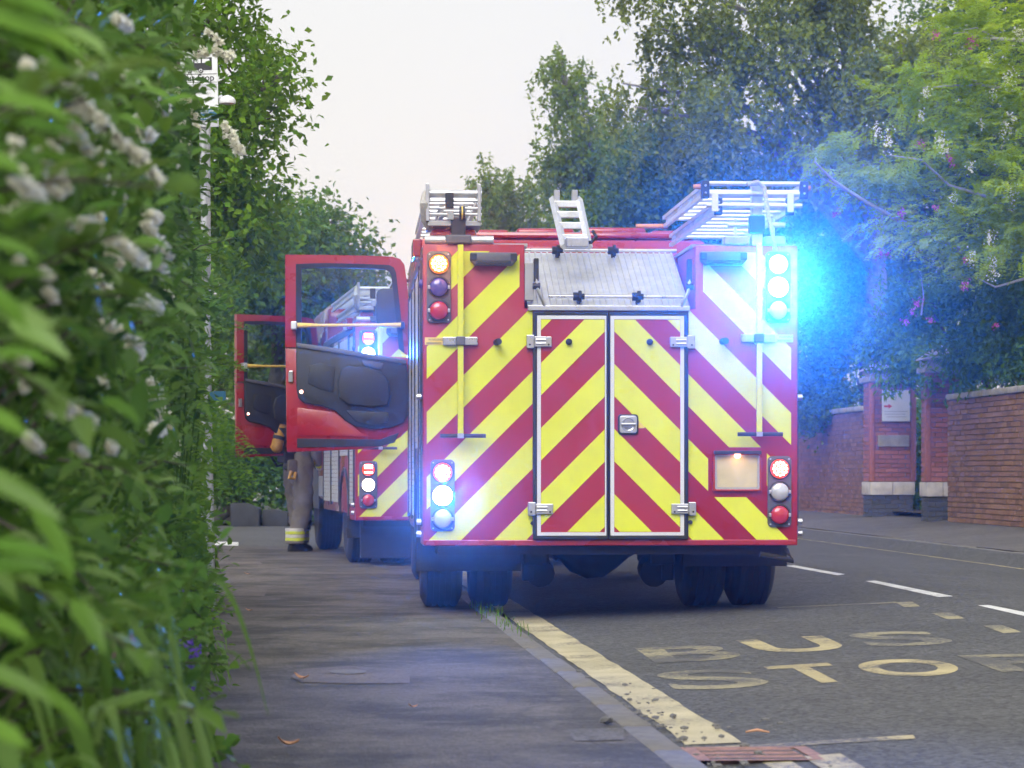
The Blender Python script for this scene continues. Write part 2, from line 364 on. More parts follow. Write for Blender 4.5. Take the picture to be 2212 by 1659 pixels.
g = MB().grid([[(x, y, -0.16) for x in (-90, -30, 0, 30, 90)] for y in (-20, 40, 90)][::-1]).build('ground', M['verge']); tag(g, kind='structure')
def strip(name, mat, s0, s1, ns, y0, y1, ny, zf, kind='structure', parent=None):
    P = []
    for i in range(ny + 1):
        y = y0 + (y1 - y0) * i / ny
        P.append([(KL(y) + s0 + (s1 - s0) * j / ns, y, zf(s0 + (s1 - s0) * j / ns, y)) for j in range(ns + 1)])
    o = MB().grid(P).build(name, mat, parent, fix=False)
    if kind and not parent: tag(o, kind=kind)
    return o
def zr(s, y): return zroad(KL(y) + s, y)
road = strip('road', M['asphalt'], 0.0005, KR, 24, -8, 88, 60, zr)
HF = lambda y: -0.25 - 0.102 * y             # front of the left hedge on the ground
def zpave(x, y):
    return 0.0
P = []
for i in range(111):
    y = -6 + 40.5 * i / 110; a, b = HF(y) - 0.7, KL(y) - 0.125
    P.append([(a + (b - a) * j / 16, y, zpave(a + (b - a) * j / 16, y) * min(1, (16 - j) / 4)) for j in range(17)])
pave = MB().grid(P).build('pavement', M['pave'], fix=False, smooth='all'); tag(pave, kind='structure')
pave2 = strip('far_pavement', M['pave2'], KR + 0.13, 10.5, 12, -6, 88, 40, lambda s, y: zr(s, y))
side = MB().grid([[(x, y, -0.02) for x in (-60, -20, -6, KL(y))] for y in (34.5, 41, 49)]).build('side_road', M['asphalt'], fix=False); tag(side, kind='structure')
bed = MB().grid([[(x, y, 0.012 + 0.02 * math.sin(3 * y)) for x in (-30, -8, HF(y) - 0.2, HF(y) + 0.02 + 0.06 * math.sin(5.1 * y) + 0.04 * math.sin(13 * y))] for y in [-6 + 0.25 * k for k in range(162)]]).build('planting_bed', M['soil'], fix=False); tag(bed, kind='structure')
vg = MB().grid([[(x, y, 0.03) for x in (-60, -20, KL(y) - 0.3)] for y in (49, 60, 88)]).build('verge', M['verge'], fix=False); tag(vg, kind='structure')
vr = strip('garden_ground', M['soil'], 8.45, 40, 4, -6, 88, 10, lambda s, y: 0.3); 
# kerb stones, one by one
def kerbs(parent, s0, s1, ztop, zb, y0, y1):
    me = MB().box(s0, s1, 0.006, 0.894, zb, ztop).mesh('kerb_stone', M['kerb'], bevel=0.018, smooth=True)
    k = 0
    y = y0
    while y < y1:
        o = link('kerb_stone', me, parent); o.location = (KL(y), y, random.uniform(-0.006, 0.004)); o.rotation_euler = (0, 0, math.atan(0.0768) + random.uniform(-0.004, 0.004))
        y += 0.9
kerbs(pave, -0.125, 0.0, 0.004, -0.2, 3.0, 34.5)
kerbs(pave2, KR, KR + 0.13, 0.075, -0.2, 14, 62)

# road markings: each lies flat on the road, a few mm proud
def onroad_quad(name, pts, mat, lift=0.0022):
    o = MB().add([onroad(px, py, lift) for px, py in pts], [(0, 1, 2, 3)]).build(name, mat, road, fix=False)
    return o
z5 = lambda x, y: ((1560 + x / 2.212) * .864, (1400 + y / 2.212) * .864)
def sline(name, mat, s0, s1, y0, y1, lift=0.0025, wob=0.0, n=None):
    n = n or max(2, int((y1 - y0) * 4)); P = []
    for i in range(n + 1):
        y = y0 + (y1 - y0) * i / n; a = wob * (random.random() - .5); b = wob * (random.random() - .5)
        P.append([(KL(y) + s0 + a, y, zr(s0, y) + lift), (KL(y) + s1 + b, y, zr(s1, y) + lift)])
    return MB().grid(P).build(name, mat, road, fix=False)
sline('edge_line', M['ythick'], 0.10, 0.305, 10.0, 33.5, 0.0035, 0.014)
sline('edge_line', M['ythick'], 0.10, 0.305, 3.0, 8.4, 0.0035, 0.014)
sline('double_yellow_line', M['ypaint'], 6.02, 6.09, 12, 62, 0.0025, 0.008)
sline('double_yellow_line', M['ypaint'], 6.16, 6.23, 12, 62, 0.0025, 0.008)
for q in ([(890,33),(940,30),(1222,80),(1180,86)], [(1335,118),(1390,115),(1822,202),(1740,206)], [(1955,252),(2015,250),(2420,330),(2340,340)]):
    onroad_quad('centre_line_dash', [z5(*p) for p in q], M['wpaint'])
for y in (31.5, 36.5, 41.5): sline('centre_line_dash', M['wpaint'], 3.2, 3.32, y, y + 3.2)
for q in ([(1500,236),(1595,232),(1637,258),(1550,263)], [(1700,296),(1800,290),(1885,325),(1790,330)], [(1985,365),(2085,360),(2200,400),(2100,407)], [(2330,440),(2440,434),(2570,480),(2470,488)]):
    onroad_quad('bay_dash', [z5(*p) for p in q], M['yworn'])
onroad_quad('bay_end_line', [z5(*p) for p in [(850,262),(1500,233),(1520,238),(850,268)]], M['yworn'])
onroad_quad('bay_end_line', [z5(*p) for p in [(430,1040),(1600,970),(1612,990),(440,1062)]], M['ypaint'])
onroad_quad('bay_line', [z5(*p) for p in [(985,1092),(1195,1074),(1500,1255),(1290,1275)]], M['ypaint'], 0.0035)
onroad_quad('bay_line', [z5(*p) for p in [(760,1122),(905,1104),(1130,1240),(990,1260)]], M['ypaint'], 0.0035)
# BUS STOP in worn yellow letters
def glyph(ch, bold=0.0):
    cu = bpy.data.curves.new('glyph', 'FONT'); cu.body = ch; cu.offset = bold; cu.resolution_u = 6
    o = bpy.data.objects.new('glyph', cu); COL.objects.link(o); dg = bpy.context.evaluated_depsgraph_get()
    me = bpy.data.meshes.new_from_object(o.evaluated_get(dg)); bpy.data.objects.remove(o); bpy.data.curves.remove(cu)
    return me
def road_letter(ch, TL, TR, BR, BL, mat):
    if ch == 'T':
        me = MB().add([(0,.83,0),(.37,.83,0),(.37,0,0),(.63,0,0),(.63,.83,0),(1,.83,0),(1,1,0),(0,1,0)], [(0,1,4,5,6,7),(1,2,3,4)]).mesh('letter', None, fix=False)
    else: me = glyph(ch, 0.02 if ch in 'BSP' else 0.03)
    co = np.array([v.co[:] for v in me.vertices])
    lo, hi = co.min(0), co.max(0); U = (co[:, 0] - lo[0]) / (hi[0] - lo[0]); V = (co[:, 1] - lo[1]) / (hi[1] - lo[1])
    q = [onroad(*z5(*p)) for p in (TL, TR, BR, BL)]
    for v, u, t in zip(me.vertices, U, V):
        p = (q[3] * (1 - u) + q[2] * u) * (1 - t) + (q[0] * (1 - u) + q[1] * u) * t
        v.co = (p.x, p.y, zroad(p.x, p.y) + 0.0022)
    me.materials.append(mat); link('road_letter', me, road)
road_letter('B', (60,490), (590,465), (665,548), (175,572), M['yworn'])
road_letter('U', (615,445), (1095,420), (1265,495), (790,520), M['ypaint'])
road_letter('S', (1205,405), (1690,393), (1860,465), (1375,483), M['yworn'])
road_letter('S', (150,618), (705,602), (835,700), (285,726), M['yworn'])
road_letter('T', (770,592), (1125,570), (1315,667), (960,690), M['ypaint'])
road_letter('O', (1222,562), (1740,542), (1930,632), (1410,655), M['ypaint'])
road_letter('P', (1840,530), (2350,515), (2590,600), (2090,622), M['yworn'])
# drain grating in the gutter
c = [onroad(*z5(*p)) for p in [(455,1075), (890,1045), (985,1102), (535,1130)]]
dr = empty('drain_grate', (c[0] + c[1] + c[2] + c[3]) / 4 + Vector((0, 0, 0.004)), math.atan(0.0768))
tag(dr, 'rusty iron drain grating set in the gutter by the kerb', 'drain')
gw, gl = 0.46, 0.46
inn = rrect(-gw/2 + .05, gw/2 - .05, -gl/2 + .04, gl/2 - .04, 0.01, 2); outp = rrect(-gw/2, gw/2, -gl/2, gl/2, 0.01, 2)
fr = MB(); n = len(outp)
for z in (0.006, -0.03):
    pass
v = [(p[0], p[1], 0.008) for p in outp] + [(p[0], p[1], 0.008) for p in inn] + [(p[0], p[1], -0.05) for p in inn]
f = [(i, (i+1) % n, n + (i+1) % n, n + i) for i in range(n)] + [(n+i, n+(i+1) % n, 2*n+(i+1) % n, 2*n+i) for i in range(n)]
MB().add(v, f).build('frame', M['rust'], dr)
MB().add([(-.19,-.19,.002),(.19,-.19,.002),(.19,.19,.002),(-.19,.19,.002)], [(0,1,2,3)]).build('grate_pit', M['iron'], dr, fix=False)
for i in range(9):
    y = -0.165 + i * 0.041
    MB().box(-0.18, 0.16, y - 0.012, y + 0.012, -0.03, 0.009).build('bar', M['rust'] if i % 3 else M['iron'], dr, bevel=0.003)
# tarmac patches and covers in the left pavement
def pave_patch(name, mat, pts, lift=0.0028):
    v = []
    for px, py in pts:
        d = (H - 0.0) * F / (py - HY); x = (px - CX) / F * d; v.append((x, d, zpave(x, d) + lift))
    o = MB().add(v, [tuple(range(len(v)))]).build(name, mat, pave, fix=False); return o
z6 = lambda x, y: ((480 + x / 2.048) * .864, (1400 + y / 2.048) * .864)
pave_patch('tarmac_patch', M['patch'], [z6(*p) for p in [(500,600),(560,560),(800,545),(1080,562),(1115,600),(1115,634),(800,636),(560,628)]], 0.0028)
ov = [(800 + 95 * math.cos(a), 577 + 12 * math.sin(a)) for a in [k * math.pi / 8 for k in range(16)]]
pave_patch('access_cover', M['kerb'], [z6(*p) for p in ov], 0.0055)
pave_patch('tarmac_patch', M['patch'], [z6(*p) for p in [(60,150),(390,148),(370,186),(60,184)]], 0.0028)
pave_patch('tarmac_patch', M['pave2'], [z6(*p) for p in [(1920,870),(2212,862),(2212,925),(1960,930)]], 0.0028)
pave_patch('tarmac_patch', M['patch'], [z6(*p) for p in [(60,8),(350,10),(360,22),(60,20)]], 0.0028)
onl = lambda pts: [((px - CX) / F * d_, d_, -0.012) for px, py in pts for d_ in [(H + .012) * F / (py - HY)]]
MB().add(onl([(330,1166),(515,1171),(515,1179),(330,1174)]), [(0,1,2,3)]).build('give_way_line', M['wpaint'], side, fix=False)
MB().add(onl([(330,1216),(640,1181),(900,1179),(330,1220)]), [(0,1,2,3)])

# stones, leaves and twigs lying about
M['stone'] = randmat('pebble', [(0.10,0.10,0.10),(0.2,0.19,0.18),(0.14,0.10,0.08),(0.06,0.06,0.065)])
M['dryleaf'] = pm('dry_leaf', (0.50, 0.26, 0.14), 0.7, var=0.3, scale=30)
def pebble_mesh(seed, r):
    bm = bmesh.new(); bmesh.ops.create_icosphere(bm, subdivisions=1, radius=1); rr = random.Random(seed)
    for v_ in bm.verts: v_.co *= rr.uniform(0.7, 1.15); v_.co.x *= r * 1.2; v_.co.y *= r; v_.co.z *= r * 0.7
    me = bpy.data.meshes.new('pebble'); bm.to_mesh(me); bm.free(); me.materials.append(M['stone']); return me
bmv = []; bmf = []
ico = pebble_mesh(1, 1.0); iv = np.array([v_.co[:] for v_ in ico.vertices]); ifc = [tuple(p_.vertices) for p_ in ico.polygons]
rp = random.Random(5)
for k in range(230):
    y = 8.6 + 4.2 * rp.random() ** 1.6; s = abs(rp.gauss(0.10, 0.10)); x = KL(y) + s - 0.02
    if k % 9 == 0: x += rp.uniform(0, .5)
    r = 0.004 + 0.014 * rp.random() ** 2.2; o3 = iv * r * [rp.uniform(.8,1.3), rp.uniform(.8,1.3), rp.uniform(.7,1.1)]
    b = len(bmv); bmv += [(p[0] + x, p[1] + y, p[2] + zroad(x, y) + 0.009 + r * .4) for p in o3]; bmf += [tuple(i + b for i in q) for q in ifc]
gr = MB(); gr.v = bmv; gr.f = bmf
go = gr.build('gravel', M['stone'], fix=False); tag(go, 'loose grey gravel scattered along the yellow kerb line', 'gravel', kind='stuff')
d = H * F / (1566 - HY)
rk = link('stone', pebble_mesh(9, 0.028)); rk.location = ((1312 - CX) / F * d, d, 0.02); tag(rk, 'grey fist-sized stone lying on the pavement near the kerb', 'stone')
tw = onroad(1636, 1588); t_ = MB().tube([tw + Vector((-.045, 0, .012)), tw + Vector((0, .004, .02)), tw + Vector((.045, -.004, .012))], [.004,.006,.003], 6).build('twig', M['dryleaf']); tag(t_, 'short brown twig lying on the asphalt beyond the drain', 'twig')
def fallen(px, py, L, rz, label):
    d_ = H * F / (py - HY); x = (px - CX) / F * d_
    Pp = [[(L * (u - .5), wd * k * L * .3 * math.sin(math.pi * min(max(u, .03), .97)), 0.012 + 0.25 * L * (2 * u - 1) ** 2 + 0.1 * L * abs(k)) for k, wd in ((-1, 1), (0, 1), (1, 1))] for u in [i / 6 for i in range(7)]]
    o = MB().grid(Pp).build('fallen_leaf', M['dryleaf'], fix=False); o.location = (x, d_, 0.0); o.rotation_euler = (0.1, 0.15, rz)
    tag(o, label, 'leaf', 'fallen leaves on the pavement')
fallen(620, 1616, 0.075, 0.2, 'long dry brown leaf on the pavement nearest the camera')
fallen(650, 1471, 0.07, -0.3, 'curled tan leaf on the pavement beside the pale patch')
fallen(890, 1534, 0.04, 0.5, 'small dry leaf out in the middle of the pavement')
fallen(533, 1243, 0.05, 0.1, 'pale dry leaf on the pavement furthest from the camera')
fallen(537, 1323, 0.05, -0.2, 'small tan leaf on the pavement by the hedge foot')

# ------------------------------------------------------------------ brick wall and gate pillars on the right
M['brick'] = randmat('brick', [(0.22,0.11,0.066),(0.29,0.152,0.092),(0.17,0.09,0.06),(0.33,0.185,0.11),(0.25,0.125,0.078)])
M['brickred'] = randmat('red_brick', [(0.38,0.13,0.09),(0.44,0.17,0.12),(0.30,0.11,0.085),(0.36,0.14,0.10)])
M['mortar'] = pm('mortar', (0.17, 0.15, 0.135), 0.95, var=0.25, scale=20, bump=0.5)
M['coping'] = pm('coping_stone', (0.36, 0.33, 0.29), 0.85, var=0.25, scale=6, bump=0.5, dirt=0.4, dirtcol=(0.12,0.11,0.08))
M['band'] = pm('band_stone', (0.55, 0.50, 0.45), 0.85, var=0.18, scale=8, bump=0.4, dirt=0.25, dirtcol=(0.25,0.22,0.2))
M['plinth'] = randmat('blue_brick', [(0.06,0.065,0.07),(0.09,0.09,0.095),(0.05,0.055,0.06)])
ANG = math.atan(0.0768)
BL_, BH = 0.225, 0.075
def brickmesh(L, mat, dep=0.05):
    return MB().box(-L/2 + .005, L/2 - .005, 0, dep, 0.005, BH - 0.006).mesh('brick', mat, bevel=0.004, seg=1)
BM = {(k, h): brickmesh(BL_ if not h else BL_ / 2, M[k]) for k in ('brick', 'brickred', 'plinth') for h in (0, 1)}
def brick_face(parent, mat, length, courses, z0, Mface, parts=10**6, stuffname='brickwork', order=None, rr=random.Random(3)):
    """bricks on a face: local u along the face, v out of it is -y of the brick; Mface maps (u, 0, z) to the parent"""
    pl = []
    for c_ in range(courses):
        u = -BL_/2 if c_ % 2 else 0.0
        while u < length - 0.02:
            a, b = max(u, 0), min(u + BL_, length)
            if b - a > 0.05: pl.append((c_, a, b))
            u += BL_
    if order: pl.sort(key=order)
    sv_, sf_, st_ = [], [], []
    for i, (c_, a, b) in enumerate(pl):
        half = (b - a) < BL_ * 0.75; off = rr.uniform(-0.004, 0.003)
        if i < parts:
            o = link('brick', BM[(mat, 1 if half else 0)], parent)
            o.matrix_local = Mface @ Matrix.Translation(((a + b) / 2, -0.018 + off, z0 + c_ * BH)) @ Matrix.Rotation(rr.uniform(-.012, .012), 4, 'Z')
        else:
            bx = MB().box(a + .005, b - .005, -0.018 + off, 0.03, z0 + c_ * BH + .005, z0 + (c_ + 1) * BH - .006); t0 = rr.random()
            k = len(sv_); sv_ += [Mface @ Vector(p) for p in bx.v]; sf_ += [tuple(q + k for q in fc) for fc in bx.f]; st_ += [t0] * 8
    if sv_:
        mb = MB(); mb.v = [tuple(p) for p in sv_]; mb.f = sf_
        o = mb.build(stuffname, M[mat], parent, fix=False); o['kind'] = 'stuff'
        at = o.data.attributes.new('tint', 'FLOAT', 'POINT'); at.data.foreach_set('value', st_)
SW = 8.28
def wall(name, y0, y1, zb, hgt, label, parts, capmat, order=None, dz=0.0):
    L = (y1 - y0) / math.cos(ANG)
    root = empty(name, (KL(y0) + SW, y0, zb), ANG + R(90))        # local x runs along the wall, away from the camera; the face is local +y
    tag(root, label, 'wall')
    nc = int(round(hgt / BH))
    MB().box(0, L, -0.3, -0.012, -0.4, nc * BH).build('core', M['mortar'], root)
    Mf = Matrix.Translation((L, 0, 0)) @ Matrix.Rotation(math.pi, 4, 'Z')       # u runs from the far end to the near end
    brick_face(root, 'brick', L, nc, 0.0, Mf, parts, order=order)
    u = 0.0
    while u < L - 0.05:
        e = min(u + 0.62, L)
        MB().box(u + .004, e - .004, -0.34, 0.055, nc * BH + 0.004, nc * BH + 0.095).build('coping_stone', capmat, root, bevel=0.02, smooth=True); u = e
    return root
wn = wall('brick_wall', 27.0, 40.3, 0.21, 1.80, 'long brown brick garden wall with pale coping at the right edge', 300, M['coping'], order=lambda t: abs((13.34 - t[1]) - 11.0) + abs(t[0] * .0))
wf = wall('brick_wall', 46.4, 62.0, 0.19, 1.80, 'brick garden wall running behind the near fire engine, left of the gate pillars', 0, M['coping'])
def pillar(name, x, y, wd, zb, bands, label, sign=False):
    root = empty(name, (x, y, zb), ANG); tag(root, label, 'pillar')
    ht = 30 * BH; h2 = wd / 2
    MB().box(-h2 + .02, h2 - .02, -h2 + .02, h2 - .02, -0.4, ht).build('core', M['mortar'], root)
    nb = 5                                     # dark plinth, pale stone band, red shaft
    for k, rot in enumerate((0, -90, 90)):
        Rm = Matrix.Rotation(R(rot), 4, 'Z') @ Matrix.Translation((-h2, -h2 + 0.022, 0))
        if k < 2 or True:
            brick_face(root, 'plinth', wd, nb, 0.0, Rm, 400, rr=random.Random(k))
            brick_face(root, 'brickred', wd, 30 - nb - 3, (nb + 3) * BH, Rm, 400, rr=random.Random(k + 7))
    nbs = max(2, int(wd / 0.28)); e = wd + 0.05
    for i in range(nbs):
        MB().box(-e/2 + i * e / nbs + .003, -e/2 + (i + 1) * e / nbs - .003, -h2 - 0.025, h2 + .02, nb * BH + .004, (nb + 3) * BH - .004).build('band_stone', M['band'], root, bevel=0.012, smooth=True)
    for s_ in (-1, 1):                          # corner mouldings standing proud of the shaft
        MB().box(s_ * h2 - 0.045, s_ * h2 + 0.045, -h2 - 0.035, -h2 + .06, (nb + 3) * BH, ht).build('corner_moulding', M['brickred'], root, bevel=0.02, smooth=True)
    MB().box(-h2 - .06, h2 + .06, -h2 - .06, h2 + .06, ht, ht + .09).build('cap_course', M['coping'], root, bevel=0.015)
    MB().box(-h2 - .02, h2 + .02, -h2 - .02, h2 + .02, ht + .09, ht + .2).build('cap_block', M['coping'], root, bevel=0.02)
    b = MB(); e = h2 + .08; b.add([(-e,-e,ht+.2),(e,-e,ht+.2),(e,e,ht+.2),(-e,e,ht+.2),(0,0,ht+.45)], [(0,1,4),(1,2,4),(2,3,4),(3,0,4),(3,2,1,0)]).build('cap_top', M['coping'], root)
    return root
p1 = pillar('gate_pillar', 6.29, 45.3, 0.70, 0.19, True, 'wide red brick gate pillar carrying the white notice')
MB().box(-0.25, 0.27, -0.395, -0.34, 1.18, 1.37).build('plaque', M['coping'], p1, bevel=0.008)
p2 = pillar('gate_pillar', 6.50, 41.2, 0.46, 0.20, True, 'narrow red brick gate pillar at the end of the long wall')
M['paper'] = pm('white_board', (0.8, 0.8, 0.82), 0.5, var=0.03)
M['arrow'] = pm('red_print', (0.62, 0.03, 0.04), 0.5, var=0.05)
M['print'] = pm('grey_print', (0.45, 0.45, 0.48), 0.5, var=0.05)
ns = empty('notice_board', (6.29, 45.35, 0.19), ANG); tag(ns, 'white notice with a red arrow on the gate pillar', 'sign')
MB().box(-0.19, 0.28, -0.45, -0.425, 1.60, 2.12).build('board', M['paper'], ns, bevel=0.004)
MB().add([(-.16,-.4525,1.835),(-.085,-.4525,1.835),(-.085,-.4525,1.81),(-.02,-.4525,1.85),(-.085,-.4525,1.89),(-.085,-.4525,1.865),(-.16,-.4525,1.865)], [(0,1,2,3,4,5,6)]).build('arrow', M['arrow'], ns, fix=False)
for k, (a, b) in enumerate([(-.15,.24),(-.15,.2),(-.12,.22)]):
    MB().box(a, b, -0.4525, -0.4505, 1.76 - .045 * k, 1.77 - .045 * k).build('print_line', M['print'], ns)
# ------------------------------------------------------------------ fire engines
def q(px, py): return ((px - 1320) / 325.0, 0.955 + (1019 - py) / 325.0)
def qx(px): return (px - 1320) / 325.0
def qz(py): return 0.955 + (1019 - py) / 325.0
def clip(poly, a, b, c):                 # keep a*x + b*y >= c
    o = []
    for i in range(len(poly)):
        p, r = poly[i], poly[(i + 1) % len(poly)]; dp, dr_ = a*p[0] + b*p[1] - c, a*r[0] + b*r[1] - c
        if dp >= 0: o.append(p)
        if dp * dr_ < 0:
            t = dp / (dp - dr_); o.append((p[0] + (r[0] - p[0]) * t, p[1] + (r[1] - p[1]) * t))
    return o
def stripes(parent, rects, sgn, y, mat):
    per = 140.3; c0 = 1953.5 if sgn > 0 else -539.0
    for k in range(-12, 14):
        a = c0 + k * per; b = a + 69.8; mb = MB(); tot = 0
        for x0, x1, y0, y1 in rects:
            poly = clip([(x0, y0), (x1, y0), (x1, y1), (x0, y1)], sgn, 1, a)
            poly = clip(poly, -sgn, -1, -b) if len(poly) > 2 else poly
            if len(poly) < 3: continue
            ar = 0.5 * abs(sum(poly[i][0] * poly[(i+1) % len(poly)][1] - poly[(i+1) % len(poly)][0] * poly[i][1] for i in range(len(poly))))
            if ar > 20: tot += ar; mb.prism([q(*p) for p in poly], y - 0.0025, y + 0.002)
        if tot > 30: mb.build('reflective_stripe', mat, parent)
def dome(mb, x, y, z, r, h, n=20, rings=4):
    P = [(x, y, z)]
    prof = [(y - h * math.cos(t), r * math.sin(t)) for t in [R(90) * i / rings for i in range(rings, 0, -1)]] + [(y - h, r * 0.02)]
    return mb.lathe([(a - y, b) for a, b in prof], (x, y, z), 'y', n)
LAMP_R = 0.066
def lamp(parent, x, y, z, kind, r=LAMP_R):
    lens = {'amber': 'amber_halo', 'redon': 'red_halo', 'blueon': 'blue_halo', 'blue': 'lensblue', 'red': 'lensred', 'clear': 'lensclear', 'pink': 'red_halo', 'clearon': 'white_on'}[kind]
    MB().lathe([(0.0, r * 1.14), (-0.012, r * 1.12), (-0.014, r * 0.99), (0.0, r * 0.97)], (x, y, z), 'y', 24).build('lamp_bezel', M['black'], parent, smooth=True)
    dome(MB(), x, y - .003, z, r * 0.97, 0.028).build('lamp_lens', M[lens], parent, smooth='all')
    if kind in ('amber', 'redon', 'blueon', 'pink'):
        em = {'amber': 'amber_on', 'redon': 'red_on', 'blueon': 'blue_on', 'pink': 'pink_on'}[kind]; mb = MB()
        if kind == 'pink':
            pts = [(a * r * .33, b * r * .36 + .25 * r) for a in (-1.6, -.8, 0, .8, 1.6) for b in (0, 1)] + [(a * r * .33, -r * .45) for a in (-1.6, -.8, 0, .8, 1.6)]
        else:
            pts = [(0, 0)] + [(r * .36 * math.cos(R(60*k)), r * .36 * math.sin(R(60*k))) for k in range(6)] + [(r * .66 * math.cos(R(30*k)), r * .66 * math.sin(R(30*k))) for k in range(12)]
        for dx, dz in pts:
            hh = 0.028 * math.sqrt(max(0.05, 1 - (dx*dx + dz*dz) / r / r)) + .004
            dome(mb, x + dx, y - hh, z + dz, r * 0.14, 0.006, 8, 2)
        o = mb.build('led_array', M[em], parent, fix=True)
    else:
        for s in (-1, 1): MB().box(x + s * r * 1.0 - .008, x + s * r * 1.0 + .008, y - .02, y, z - .012, z + .012).build('lens_screw', M['steel'], parent, bevel=0.003)
def glowlight(parent, x, y, z, col, e, r=0.05, cone=36, blend=1.0, aim=-3):
    l = bpy.data.lights.new('strobe', 'SPOT'); l.energy = e; l.color = col; l.shadow_soft_size = r; l.spot_size = R(cone); l.spot_blend = blend
    o = bpy.data.objects.new('lamp_light', l); COL.objects.link(o); o.parent = parent; o.location = (x, y - 0.12, z); o.rotation_euler = (R(91), 0, R(180 + aim))
    return o
def cluster(root, px0, px1, py0, py1, spec, y=-0.012):
    x0, z1 = q(px0, py0); x1, z0 = q(px1, py1)
    c = MB().prism(rrect(x0, x1, z0, z1, 0.03), -0.022, 0.0).build('lamp_cluster', M['grey'], root, bevel=0.006, smooth=True)
    xm = (x0 + x1) / 2; n = len(spec)
    for i, k in enumerate(spec):
        zz = z1 - (i + 0.55) * (z1 - z0) / (n + 0.08); lamp(c, xm, -0.022, zz, k, LAMP_R if n == 3 else 0.056)
        if k == 'blueon': glowlight(c, xm, -0.03, zz, (0.003, 0.17, 1.0), GLOW[0] * BLUEW * (1.0 if xm > 0 else .12), aim=(-8 if xm > 0 else -1))
        if k == 'blueon': glowlight(c, xm, -0.03, zz, (0.75, 0.88, 1.0), (42.0 if xm > 0 else 16.0) * min(1, BLUEW), aim=(-8 if xm > 0 else -1))   # extra white spot added to whiten the core of the blue glow
        if k == 'amber': glowlight(c, xm, -0.03, zz, (1.0, 0.28, 0.03), GLOW[1] * BLUEW)
        if k == 'redon': glowlight(c, xm, -0.03, zz, (1.0, 0.16, 0.08), GLOW[2] * BLUEW)
    for a in (x0 + .018, x1 - .018):
        for b in (z0 + .02, z1 - .02): MB().cyl((a, -0.022, b), (a, -0.027, b), 0.006, n=8).build('screw', M['steel'], c)
    return c
BLUEW = 1.0
GLOW = [2300.0, 30.0, 9.0]
def tyre(root, x0, x1, y, r=0.475, z=0.475):
    w_ = x1 - x0; pr = []
    pr += [(x0 + .03, r * .6), (x0, r * .7), (x0 + .004, r * .86), (x0 + .03, r * .965)]
    g_ = [x0 + .045 + (w_ - .09) * i / 5 for i in range(6)]
    for i, a in enumerate(g_):
        pr += [(a - .006, r), (a - .005, r - .012), (a + .005, r - .012), (a + .006, r)] if 0 < i < 5 else [(a, r)]
    pr += [(x1 - .03, r * .965), (x1 - .004, r * .86), (x1, r * .7), (x1 - .03, r * .6)]
    t = empty('wheel'); t.parent = root
    MB().lathe(pr, (0, y, z), 'x', 48).build('tyre', M['rubber'], t, smooth=True)
    MB().lathe([(x0 + .04, .05), (x0 + .04, r * .34), (x0 + .09, r * .4), (x0 + .05, r * .61), (x1 - .05, r * .61), (x1 - .09, r * .4), (x1 - .04, r * .34), (x1 - .04, .05)], (0, y, z), 'x', 28).build('rim', M['lightgrey'], t, smooth=True)
def ladder_set(name, label, x0, x1, zlo, zhi, y0, y1, root, ends, sect=2):
    lad = empty(name, root.location, root.rotation_euler[2]); lad['label'] = label; lad['category'] = 'ladder'; lad['group'] = 'ladders on the fire engine roofs'
    hh = (zhi - zlo) / sect
    for s in range(sect):
        ins = 0.09 * (sect - 1 - s) if sect > 1 else 0; a, b = x0 + ins, x1 - ins; z0 = zlo + s * hh + .012; z1 = zlo + (s + 1) * hh - .006
        ya, yb = y0 + .02 * (sect - s), y1 + .35 * (sect - 1 - s)
        for x in (a, b):
            st = MB()                            # a trussed stile: two chords and struts
            st.box(x - .014, x + .014, ya, yb, z1 - .024, z1); st.box(x - .014, x + .014, ya, yb, z0, z0 + .024)
            yy = ya + .04
            while yy < yb - .1: st.box(x - .008, x + .008, yy, yy + .02, z0 + .02, z1 - .02); yy += 0.125
            st.build('stile', M['alu'], lad)
            if ends:
                e = MB().box(x - .027, x + .027, ya - .035, ya + .02, z0 - .015, z1 + .012).build('foot', M['black'], lad, bevel=.008)
                for zz in (z0 + .02, z1 - .02): MB().cyl((x, ya - .036, zz), (x, ya - .042, zz), .008, n=8).build('bolt', M['steel'], e)
        yy = ya + .12
        while yy < yb - .05:
            MB().cyl((a, yy, (z0 + z1) / 2), (b, yy, (z0 + z1) / 2), .014, n=8).build('rung', M['alu'], lad); yy += 0.28
    return lad

